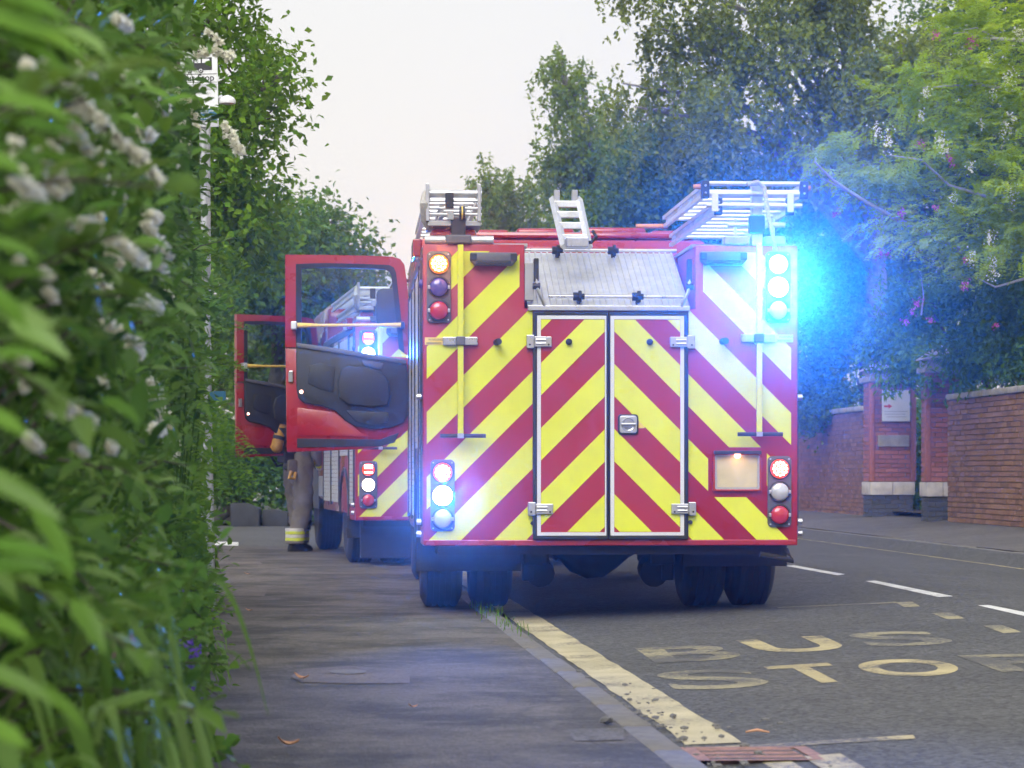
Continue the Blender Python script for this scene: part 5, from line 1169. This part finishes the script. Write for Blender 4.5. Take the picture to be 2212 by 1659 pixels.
hangshrub('laurel_bush', 'laurel bush drooping over the gate pillars', (7.6, 44.2, 0.3), [(1930,745,60,60,.7,0),(1990,780,60,45,.6,-.5),(2040,740,80,70,.8,0),(1940,690,60,60,.7,0),(2100,780,80,50,.7,-1),(1925,815,30,14,.3,-.5),(2060,820,60,26,.4,-2.5),(1992,950,40,110,.5,3.6),(1985,1060,40,60,.5,3.6),(1890,755,30,30,.4,0)], 43.5, 15000, .13, .05, 'lf_bright', seed=13, spread=.12)
hangshrub('laurel_bush', 'broad bush above the long wall at the right edge', (8.1, 39.0, 0.3), [(2110,760,80,70,.7,0),(2190,740,90,90,.8,-1),(2150,650,100,70,.8,0),(2260,800,90,60,.8,-1.5),(2230,640,90,80,.8,-1),(2000,650,80,60,.7,1)], 39, 15000, .12, .05, 'lf_mid', seed=14, spread=.14)
# robinia: pinnate lime-green foliage in sprays, pale bare branches, hanging blossom
def robinia(name, label, base, d0, boxes, branches, nf, bl, pk):
    root = empty(name, base); tag(root, label, 'tree', RG); Bv = np.array(base)
    P, Dr = [], []; tot = sum(b[2] * b[3] for b in boxes)
    for px, py, rx, rz, ry, dd in boxes:
        n = int(nf * rx * rz / tot); nt = max(5, n // 16)
        c = np.array(W(px, py, d0 + dd)); k = (d0 + dd) / F
        tips = c + ball(nt, .45) * np.array([rx * k, ry, rz * k]); kk = rng.integers(0, nt, n)
        flow = unit(np.array([-.8, -.5, .1]) + rng.normal(size=(nt, 3)) * .55)
        P.append(tips[kk] + flow[kk] * rng.normal(size=(n, 1)) * .22 + rng.normal(size=(n, 3)) * np.array([.1, .1, .035])); Dr.append(flow[kk] + rdir(n) * .75 * np.array([1, 1, .4]))
    P, Dr = np.concatenate(P), np.concatenate(Dr)
    a, b_, c_ = fronds(P, Dr, rng.uniform(.14, .24, len(P)), 7, .05); n = len(a)
    leaves('crown', a, b_, c_, .060 * rng.uniform(.8, 1.2, n), .031, M['lf_lime'], root, base=base, tint=np.tile(np.repeat(rng.random(len(P)), 7), 2))
    mb = MB()
    for path, r in branches:
        pts = [W(x, y, d0 + z) - Vector(base) for x, y, z in path]; mb.tube(pts, [r * (1 - .75 * i / (len(pts) - 1)) for i in range(len(pts))], 7)
    mb.tube([(0,0,-.2), (-.1,0,1.2), (-.2,0,2.6), (0,.1,4.5), (.1,0,7)], [.14,.12,.1,.08,.04], 9)
    mb.build('trunk', M['paletwig'], root, smooth=True, fix=False)
    for lst, nm, mt, sz, hang in ((bl, 'blossom', 'blossom', .028, .16), (pk, 'pink_blossom', 'pink', .032, .06)):
        Q = []
        for px, py, s in lst:
            c = np.array(W(px, py, d0 - .9)); m = int((45 if hang > .1 else 26) * s); off = rng.normal(size=(m, 3)) * np.array([.035, .035, .035]) * s; off[:, 2] -= rng.random(m) * hang * s; Q.append(c + off)
        Q = np.concatenate(Q); n = len(Q)
        leaves(nm, Q, rdir(n), rdir(n), sz, sz * .9, M[mt], root, base=base)
    return root
rb_bl = [(2145,190,1.0),(2180,155,1.6),(2000,190,.9),(1920,285,1.4),(1895,265,1.2),(2030,285,1.2),(2040,305,1.1),(2170,265,1.0),(2120,255,.8),(1990,240,.7),(2185,395,1.2),(2100,545,1.0),(2140,500,1.0),(2145,560,1.5),(2060,420,.8),(2100,350,.9),(2140,120,.7),(2200,60,1)]
rb_pk = [(2022,70,.9),(2100,90,1.2),(1990,310,.9),(2050,335,.8),(2057,350,.8),(1945,460,.7),(1950,455,.7),(2020,445,.7),(2085,610,1.0),(1985,650,1.2),(1970,670,.8),(1955,690,.8),(1805,460,.7),(1900,545,.7),(1920,550,.6),(2150,700,.6),(2085,560,.6),(2010,690,.7)]
robinia('robinia_tree', 'lime green feathery tree with pale bare branches leaning in at right', (9.6, 37.5, 0.3), 36.5,
    [(2000,180,100,45,.9,0),(2120,160,100,60,.9,-.5),(1960,230,60,35,.6,0),(2080,260,130,45,.9,0),(2190,230,90,70,.9,-.5),(2150,40,130,70,1,0),(2080,30,70,30,.6,0),(2050,350,110,45,.9,0),(2170,360,90,60,.9,-.5),(1960,390,90,45,.8,0),(2080,450,120,45,.9,0),(2190,470,80,60,.9,0),(1800,320,90,35,.7,1),(1880,380,90,40,.7,.5),(2000,520,100,45,.8,0),(2120,560,110,55,.9,0),(1940,470,60,30,.6,0),(2270,150,100,120,1,0),(2270,450,100,140,1,0)],
    [([(2260,220,.2),(2180,195,.1),(2120,182,0),(2060,185,-.2),(1990,190,-.4)], .035), ([(2120,182,0),(2085,165,-.2),(2050,170,-.4)], .018), ([(2260,90,.1),(2180,85,0),(2120,82,-.2),(2090,70,-.3),(2060,72,-.4)], .03), ([(2150,82,0),(2110,60,-.3),(2080,65,-.5)], .016),
     ([(2080,545,.6),(1990,500,.4),(1930,470,.2),(1860,430,0),(1800,390,-.3),(1760,350,-.5)], .045), ([(1860,430,0),(1815,405,-.2),(1775,385,-.4)], .02), ([(2260,420,.2),(2150,430,0),(2050,400,-.2),(1990,345,-.4),(1920,335,-.5)], .028), ([(2220,600,.1),(2150,620,-.1),(2110,600,-.3)], .02), ([(1990,680,.2),(1995,640,0),(1990,600,-.2)], .014)], 4300, rb_bl, rb_pk)

# ------------------------------------------------------------------ the overgrown hedge on the left
def fx(y, z):
    b = .05 * np.sin(y * 1.9 + z * 1.3) * np.sin(z * 2.3 + y * .7) + .04 * np.sin(y * 4.1 + 1) * np.sin(z * 5.2)
    return (-.285 - .102 * y) + b + .03 * np.clip(z - .8, 0, 1)
def dsurf(px, py, off=.08):
    d_ = 2.5
    while d_ < 20 and (px - CX) / F * d_ > float(fx(np.array(d_), np.array(H - (py - HY) / F * d_))): d_ += .05
    return d_ - off
HG = 'shrubs of the roadside hedge'
def hedge(name, label, y0, y1, z0, z1, n, L, Wd, mat, depth=.55, tmpl='l', cl=40, spread=.06, outb=0.0, twig=30, seed=1, cat='shrub', ptop=1.0, spr=26):
    sP, sD, sN = [], [], []
    yb = (y0 + y1) / 2; base = (float(fx(np.array(yb), np.array(.0))) - .4, yb, 0.0); root = empty(name, base); tag(root, label, cat, HG)
    nc = max(10, n // cl); y = rng.uniform(y0, y1, nc); z = z0 + (z1 - z0) * rng.random(nc) ** ptop
    w_ = np.minimum(rng.exponential(.18, nc), depth)
    pk_ = np.sin(y * 5.3 + seed) * np.sin(z * 6.1 + y * 2.2) + .6 * np.sin(y * 11 + z * 3.0) * np.sin(z * 13 - y * 4.0)
    w_ = np.where(pk_ < -.15, w_ + .3, w_)          # hollows between the branches
    ends = np.minimum(y - y0, y1 - y); x = fx(y, z) - w_ + outb - .3 * np.clip(.25 - ends, 0, 1)
    c = np.stack([x, y, z], 1); k = rng.integers(0, nc, n)
    P = c[k] + rng.normal(size=(n, 3)) * spread; P[:, 2] = np.maximum(P[:, 2], .03)
    flow = unit(np.array([.9, -.35, .15]) + rng.normal(size=(nc, 3)) * .7)
    D = flow[k] * .8 + rdir(n) * .7; N = np.array([.25, -.2, 1.0]) + rdir(n) * .7
    leaves('foliage', P, D, N, L * rng.uniform(.65, 1.25, n), Wd * rng.uniform(.7, 1.2, n), M[mat], root, tmpl, tint=np.clip(rng.random(nc)[k] * .6 + rng.random(n) * .4, 0, 1), base=base)
    rr = random.Random(seed); mb = MB()
    for i in range(twig):
        yy = rr.uniform(y0, y1); z2 = rr.uniform(max(.4, z0), z1); x2 = float(fx(np.array(yy), np.array(z2))) - rr.uniform(.0, .15)
        a = Vector((x2 - rr.uniform(.3, .6), yy + rr.uniform(-.3, .3), max(0.0, z2 - rr.uniform(.4, 1.2)))); b = Vector((x2, yy, z2))
        mb.tube([p - Vector(base) for p in (a, a.lerp(b, .5) + Vector((-.05, 0, .06)), b)], [.009, .006, .002], 5)
    mb.tube([(-.1, 0, -.1), (-.15, .05, .6), (-.1, 0, min(z1, 2.0) * .8)], [.04, .03, .012], 7)
    for i in range(spr):                              # sprays arching out of the face
        yy = rr.uniform(y0 + .1, y1 - .1); zz = rr.uniform(max(.35, z0), z1 - .2); l_ = rr.uniform(.16, .36)
        st = np.array([float(fx(np.array(yy), np.array(zz))) - .08, yy, zz]); dv = np.array([rr.uniform(.45, .9), rr.uniform(-.7, .5), rr.uniform(-.3, .7)]); dv /= np.linalg.norm(dv)
        tip = st + dv * l_
        if tip[0] / tip[1] * F + CX > 415 and HY - (tip[2] - H) / tip[1] * F < 480: continue   # keep the bus stop sign clear
        k_ = 12; tt = np.linspace(.15, 1, k_); pp_ = st + dv * (tt * l_)[:, None]; pp_[:, 2] -= .22 * l_ * tt ** 2
        sd = np.cross(dv, [0, 0, 1.0]); sg = np.where(np.arange(k_) % 2 == 0, 1.0, -1.0)[:, None]
        sP.append(pp_); sD.append(sd * sg + dv * .7 + rng.normal(size=(k_, 3)) * .2); sN.append(np.array([0, -.2, 1.0]) + rng.normal(size=(k_, 3)) * .3)
        mb.tube([Vector(st - dv * .1) - Vector(base), Vector(pp_[5]) - Vector(base), Vector(pp_[-1]) - Vector(base)], [.004, .003, .0012], 5)
    if spr:
        sP, sD, sN = map(np.concatenate, (sP, sD, sN)); leaves('foliage', sP, sD, sN, L * rng.uniform(.7, 1.15, len(sP)), Wd * 1.05, M[mat], root, tmpl, tint=np.clip(.45 + .55 * rng.random(len(sP)), 0, 1), base=base)
    mb.build('stems', M['bark'], root, smooth=True, fix=False)
    return root, base
h_far, _ = hedge('hazel_bush', 'leafy hazel at the far end of the roadside hedge', 13.5, 21.0, .05, 2.55, 14000, .09, .05, 'lf_mid', twig=40, seed=1, spr=10)
h_back, _ = hedge('privet_bush', 'tall privet in the middle of the hedge before the bus stop', 8.5, 14.5, .05, 3.2, 17000, .075, .038, 'lf_hedge', twig=50, seed=2, spr=9)
h_mid, bmid = hedge('pyracantha_bush', 'white flowering bush with creamy blossom spikes in the left foreground', 4.6, 9.0, .15, 2.9, 17000, .066, .028, 'lf_hedge', twig=50, seed=3)
h_near, bnear = hedge('buddleia_bush', 'dark leafy bush at the left edge nearest the camera', 2.6, 4.9, .0, 2.0, 5500, .085, .034, 'lf_hedge', twig=25, seed=4, depth=.4)
h_low, _ = hedge('bramble_bush', 'low bramble along the foot of the hedge', 5.5, 13.5, .0, .75, 10000, .055, .034, 'lf_mid', twig=30, seed=5, depth=.35, outb=.10, spr=46)
# creamy spikes of blossom
def spikes(root, base, paths, nm='blossom'):
    Q = []; mb = MB()
    for pts, d_, rpx in paths:
        da, db = (dsurf(*pts[0], .24), dsurf(*pts[-1], .24)) if pts[0][0] < 415 else (d_, d_); db = max(da - .6, min(da + .6, db)); P3 = [W(x, y, da + (db - da) * i_ / max(1, len(pts) - 1)) for i_, (x, y) in enumerate(pts)]; r = .74 * rpx * P3[0].y / F; L_ = sum((P3[i+1] - P3[i]).length for i in range(len(P3) - 1)); m = max(2, int(L_ / (r * 1.05)))
        mb.tube([p - Vector(base) for p in P3], [.004] * len(P3), 5)
        for i in range(m + 1):
            t = i / m * (len(P3) - 1); j = min(len(P3) - 2, int(t)); c = np.array(P3[j].lerp(P3[j+1], t - j)) + rng.normal(size=3) * r * .35
            k = 34; Q.append(c + ball(k, .5) * r * rng.uniform(.7, 1.25) * np.array([1, 1, .85]))
    Q = np.concatenate(Q); n = len(Q)
    leaves(nm, Q, rdir(n), rdir(n) + np.array([.2, -.6, .4]), np.clip(Q[:, 1] * .0018, .007, .018) * rng.uniform(.7, 1.3, n), np.clip(Q[:, 1] * .0016, .006, .016), M['blossom'], root, base=base); mb.build('flower_stems', M['bark'], root, fix=False)
sp = [([(95,128),(125,175),(165,205),(210,255),(262,305),(300,340),(345,395)], 5.4, 19), ([(0,345),(45,385),(80,430),(110,470)], 5.0, 19), ([(85,310),(125,355),(105,395)], 5.2, 22), ([(30,455),(75,470),(120,480)], 5.2, 20), ([(175,480),(225,495),(270,535),(310,570)], 5.8, 20), ([(160,275),(195,330)], 5.6, 12), ([(180,135),(205,160)], 5.8, 14),
      ([(250,640),(325,660)], 6.4, 14), ([(215,690),(300,740)], 6.4, 11), ([(320,655),(340,668)], 6.2, 15), ([(330,520),(365,550)], 7.5, 12), ([(205,590),(240,640),(225,665)], 6, 13), ([(150,880),(190,905)], 6.4, 12), ([(325,830),(345,860)], 7.0, 13), ([(360,900),(375,960),(370,985)], 6.8, 14), ([(280,735),(300,770)], 6.8, 11), ([(340,190),(360,245)], 7.6, 10), ([(400,210),(420,262)], 8.2, 10), ([(250,40),(280,60)], 6, 8), ([(300,260),(325,300)], 7.5, 9)]
rs_ = random.Random(17)
for i in range(46):
    x, y = rs_.uniform(30, 400), rs_.uniform(60, 1000); a = rs_.uniform(.3, 1.4); l_ = rs_.uniform(10, 34); sp.append(([(x, y), (x + l_ * math.cos(a), y + l_ * math.sin(a))], rs_.uniform(5.4, 8.0), rs_.uniform(5, 9)))
spikes(h_mid, bmid, sp)
spb = [([(425,112),(470,110),(505,122)], 11.0, 11), ([(455,75),(475,90)], 11, 9), ([(480,275),(505,305),(515,330)], 11.0, 13), ([(395,265),(425,280)], 10.5, 10), ([(385,190),(402,215)], 10.5, 9), ([(395,300),(410,330)], 10, 8), ([(330,850),(345,880)], 9.5, 9)]
yb_ = 11.5; spikes(h_back, (float(fx(np.array(yb_), np.array(.0))) - .4, yb_, 0.0), spb)
# big soft leaves close to the lens
def place_leaves(root, base, lst, mat, name='large_leaf'):
    P, D, N, L_, W_ = [], [], [], [], []
    for x0, y0, x1, y1, wpx, d_ in lst:
        a, b = W(x0, y0, d_), W(x1, y1, d_ - .05); P.append(a); D.append(b - a); N.append((rs_.uniform(-.3, .5), -.7, rs_.uniform(.3, 1))); L_.append((b - a).length); W_.append(wpx * d_ / F)
    me = None
    for i in range(len(P)):
        leaves(name, np.array([P[i]]), np.array([D[i]]), np.array([N[i]]), np.array([L_[i]]), np.array([W_[i]]), mat, root, 'l', base=base, tint=np.array([rs_.uniform(.3, 1)]))
big = [(-60,30,190,95,70,2.7),(-40,70,150,130,60,2.7),(-50,215,160,235,55,2.6),(-60,180,40,190,60,2.5),(30,265,175,285,42,2.8),(-50,660,110,690,60,2.7),(-40,770,120,765,60,2.6),(10,690,150,760,60,2.9),(-60,610,60,690,60,2.7),(-60,1010,130,1110,60,2.8),(-60,880,60,930,50,2.7),(-50,1230,120,1215,60,2.7),(60,1090,170,1240,60,3.0),(170,1150,250,1110,40,3.4),(-60,1180,160,1200,50,2.6),(150,1290,230,1400,60,3.2),(-40,1330,60,1370,50,2.7),(-60,520,80,540,40,2.6),(-60,1560,60,1600,60,2.7),(-60,1440,110,1500,55,2.8),(60,1480,190,1560,50,3.1),(-60,330,50,360,50,2.7),(-40,-20,140,20,60,2.7),(130,60,240,110,40,3.2),(220,860,300,900,40,3.6),(120,700,210,730,40,3.3)]
place_leaves(h_near, bnear, big[::2], M['lf_mid']); place_leaves(h_near, bnear, big[1::2], M['lf_hedge'])
# strap-leaved plant
def straps(name, label, cx, n, mat, hmax, seed, cat='plant'):
    rr = random.Random(seed); base = Vector((float(HF(cx)) + .05, cx, 0)); root = empty(name, base); tag(root, label, cat, 'plants at the foot of the hedge')
    mb = MB(); tv = []
    for i in range(n):
        a = Vector((rr.uniform(-.08, .05), rr.uniform(-.9, .9), rr.uniform(.1, .75) * hmax)); hgt = rr.uniform(.1, .3) * hmax; drop = min(a.z + hgt * 1.6 - .02, rr.uniform(.3, .9) * hmax); rch = rr.uniform(.04, .16) * (.6 + .4 * hmax); ang = rr.uniform(-1.1, .4)
        dx, dy = math.cos(ang), math.sin(ang); wd = rr.uniform(.007, .016); t0 = rr.random(); s0 = Vector((-dy, dx, 0)) * wd; P_ = []
        for k in range(9):
            t = k / 8; p = a + Vector((dx * rch * t ** 1.3, dy * rch * t ** 1.3, 1.6 * hgt * t - drop * t * t)); ww = max(.06, math.sin(math.pi * min(.98, .12 + .88 * t)) if t > .3 else .75)
            P_.append([p - s0 * ww, p + Vector((0, 0, -.25 * wd)), p + s0 * ww])
        mb.grid(P_); tv += [t0] * 27
    o = mb.build('blades', M[mat], root, fix=False, smooth='all'); at = o.data.attributes.new('tint', 'FLOAT', 'POINT'); at.data.foreach_set('value', tv)
    return root, base
straps('day_lily', 'arching strap-leaved plant low in the left foreground', 4.9, 130, 'lf_strap', .95, 3)
straps('iris_plant', 'clump of long thin blades at the bottom left', 3.9, 110, 'lf_strap', .8, 4)
straps('sedge_plant', 'grassy tuft at the hedge foot behind the purple flowers', 11.2, 60, 'lf_strap', .5, 5)
# purple bellflowers
base = tuple(W(392, 1600, 9.9)); base = (base[0], base[1], 0.0); cp = empty('bellflower', base); tag(cp, 'purple bellflowers spilling out of the hedge onto the pavement', 'flower', 'plants at the foot of the hedge')
Q = []; mb = MB()
for px, py, s in [(385,1375,.8),(405,1385,.9),(398,1400,1),(410,1410,1),(395,1425,1),(412,1428,.8),(402,1440,.9),(386,1455,.6),(405,1470,.7),(396,1480,.7),(420,1450,.5),(408,1500,.7),(398,1512,.6),(415,1520,.5),(404,1540,.8),(392,1545,.7),(410,1552,.6),(426,1525,.4),(380,1400,.5),(372,1255,.6),(378,1265,.6),(386,1275,.4),(360,1262,.5),(420,1405,.5),(384,1525,.4),(438,1530,.3),(415,1480,.5)]:
    c = W(px, py, 9.7 + random.uniform(-.25, .25)); m = int(26 * s); Q.append(np.array(c) + rng.normal(size=(m, 3)) * .017)
    mb.tube([Vector((c.x - .1, c.y + .1, 0)) - Vector(base), c.lerp(Vector((c.x - .1, c.y + .1, 0)), .5) + Vector((-.03, 0, .05)) - Vector(base), c - Vector(base)], [.003, .0025, .0015], 5)
Q = np.concatenate(Q); n = len(Q); leaves('petals', Q, rdir(n), rdir(n), .021 * rng.uniform(.7, 1.3, n), .013, M['purple'], cp, base=base); mb.build('flower_stems', M['lf_mid'], cp, fix=False)
n = 700; P = np.stack([rng.normal(base[0] - .10, .07, n), rng.normal(9.9, .25, n), np.abs(rng.normal(.25, .2, n))], 1); leaves('foliage', P, rdir(n) + np.array([.4, -.2, -.2]), rdir(n) + np.array([0, 0, 1.0]), .04, .02, M['lf_mid'], cp, 'l', base=base)
# ivy runner on the pavement
base = (-1.0, 9.0, 0.0); iv_ = empty('ivy_runner', base); tag(iv_, 'dark ivy sprig on the pavement edge at the bottom', 'ivy', 'plants at the foot of the hedge')
pp = [(430,1612,1.3),(447,1590,1.2),(455,1620,1.3),(470,1632,1.2),(488,1598,.9),(498,1610,.8),(476,1610,.8),(440,1640,1.2),(462,1650,1.1),(420,1650,1.2),(505,1602,.6),(430,1585,1.0),(412,1625,1.0)]
n = len(pp); P = np.array([W(a, b, 8.9) for a, b, _ in pp]); P[:, 2] = np.maximum(P[:, 2], .02); leaves('foliage', P, rdir(n) * .5 + np.array([.5, -.1, .4]), np.array([0, -.9, .5]) + rdir(n) * .3, np.array([.05 * c for _, _, c in pp]), np.array([.05 * c for _, _, c in pp]), M['lf_mid'], iv_, 'l', base=base)
MB().tube([Vector(p) - Vector(base) - Vector((0, 0, .015)) for p in P[:9]], .003, 5).build('stems', M['bark'], iv_, fix=False)
# feathery sprays leaning out of the hedge by the second engine
base = (-1.5, 10.6, 0.0); fn = empty('tansy_plant', base); tag(fn, 'feathery pale green fronds leaning out of the hedge towards the open doors', 'plant', 'plants at the foot of the hedge')
fp = [((410,900),(545,965)),((400,860),(520,905)),((430,800),(505,770)),((430,930),(530,1000)),((400,960),(500,1010)),((400,640),(500,600)),((420,560),(500,520)),((410,740),(520,700)),((390,1010),(470,1060)),((400,1100),(460,1140)),((380,1230),(460,1290)),((400,1290),(480,1250))]
pts = np.array([W(a[0], a[1], 10.8) for a, b in fp]); ends = np.array([W(b[0], b[1], 10.5) for a, b in fp]); pts = np.concatenate([pts] + [pts * (1 - t) + ends * t + rng.normal(size=pts.shape) * .01 for t in (.25, .45, .65)]); drs = np.concatenate([ends - pts[:len(fp)]] + [ends - pts[:len(fp)] + rng.normal(size=ends.shape) * .06 for _ in range(3)])
a, b_, c_ = fronds(pts, drs, np.linalg.norm(drs, axis=1) * np.array([1] * len(fp) + [.55] * (3 * len(fp))), 14, .03); leaves('fronds', a, b_, c_, .030, .011, M['lf_bright'], fn, base=base)
MB2 = MB()
for i in range(len(fp)): MB2.tube([Vector((base[0] + .15, base[1], .1)) - Vector(base), Vector(pts[i]) - Vector(base), Vector(ends[i]) - Vector(base) - Vector((0, 0, .02))], [.005, .003, .001], 5)
MB2.build('stems', M['lf_mid'], fn, fix=False)
# rose head, kerb weeds
rc = W(268, 1388, 5.2); rose = empty('rose', (rc.x, rc.y, 0.0)); tag(rose, 'single faded pink rose head low in the hedge', 'flower')
Q = np.array([[0, 0, rc.z]]) + ball(60) * .018; leaves('petals', Q, rdir(60), rdir(60), .022, .02, M['pink'], rose); MB().tube([(-.1, .05, 0), (-.04, .02, rc.z * .6), (0, 0, rc.z - .01)], .003, 5).build('stem', M['bark'], rose, fix=False)
wd_ = []
mb = MB(); tv = []
for i in range(130):
    y = 15.2 + 4.5 * random.random() ** .7; x = KL(y) - .06 + random.gauss(0, .05); hh = random.uniform(.02, .075); an = random.uniform(0, 6.28); l_ = random.uniform(.01, .04); s_ = Vector((-math.sin(an), math.cos(an), 0)) * .003
    p = Vector((x, y, 0)); mb.grid([[p - s_, p + s_], [p + Vector((math.cos(an) * l_ * .4, math.sin(an) * l_ * .4, hh * .7)) - s_ * .7, p + Vector((math.cos(an) * l_ * .4, math.sin(an) * l_ * .4, hh * .7)) + s_ * .7], [p + Vector((math.cos(an) * l_, math.sin(an) * l_, hh)), p + Vector((math.cos(an) * l_, math.sin(an) * l_, hh)) + s_ * .2]]); tv += [random.random()] * 6
wo = mb.build('kerb_weeds', M['lf_mid'], fix=False); at = wo.data.attributes.new('tint', 'FLOAT', 'POINT'); at.data.foreach_set('value', tv); tag(wo, 'grass and weeds sprouting along the kerb joint', 'weeds', kind='stuff')

# ------------------------------------------------------------------ scatter volume added to give the lamps their bloom
hm = bpy.data.materials.new('glow_haze'); hm.use_nodes = True; t = hm.node_tree; t.nodes.clear()
o_ = t.nodes.new('ShaderNodeOutputMaterial'); pv = t.nodes.new('ShaderNodeVolumePrincipled')
pv.inputs['Color'].default_value = (0.92, 0.94, 0.96, 1); pv.inputs['Density'].default_value = GLOW_HAZE; pv.inputs['Anisotropy'].default_value = 0.965
t.links.new(pv.outputs[0], o_.inputs['Volume'])
hz = MB().box(-95, 95, -25, 95, -1.5, 16).build('glow_haze', hm); tag(hz, 'thin scattering air added to the street so the lamps glow', 'glow_haze', kind='stuff')
print('objects', len(bpy.data.objects), 'tris', sum(len(m_.polygons) for m_ in bpy.data.meshes))
for o in bpy.data.objects:
    if o.parent and o.name.split('.')[0] in ('petals', 'stems', 'flower_stems', 'foliage', 'crown', 'fronds', 'blades', 'blossom', 'pink_blossom'): o['kind'] = 'stuff'
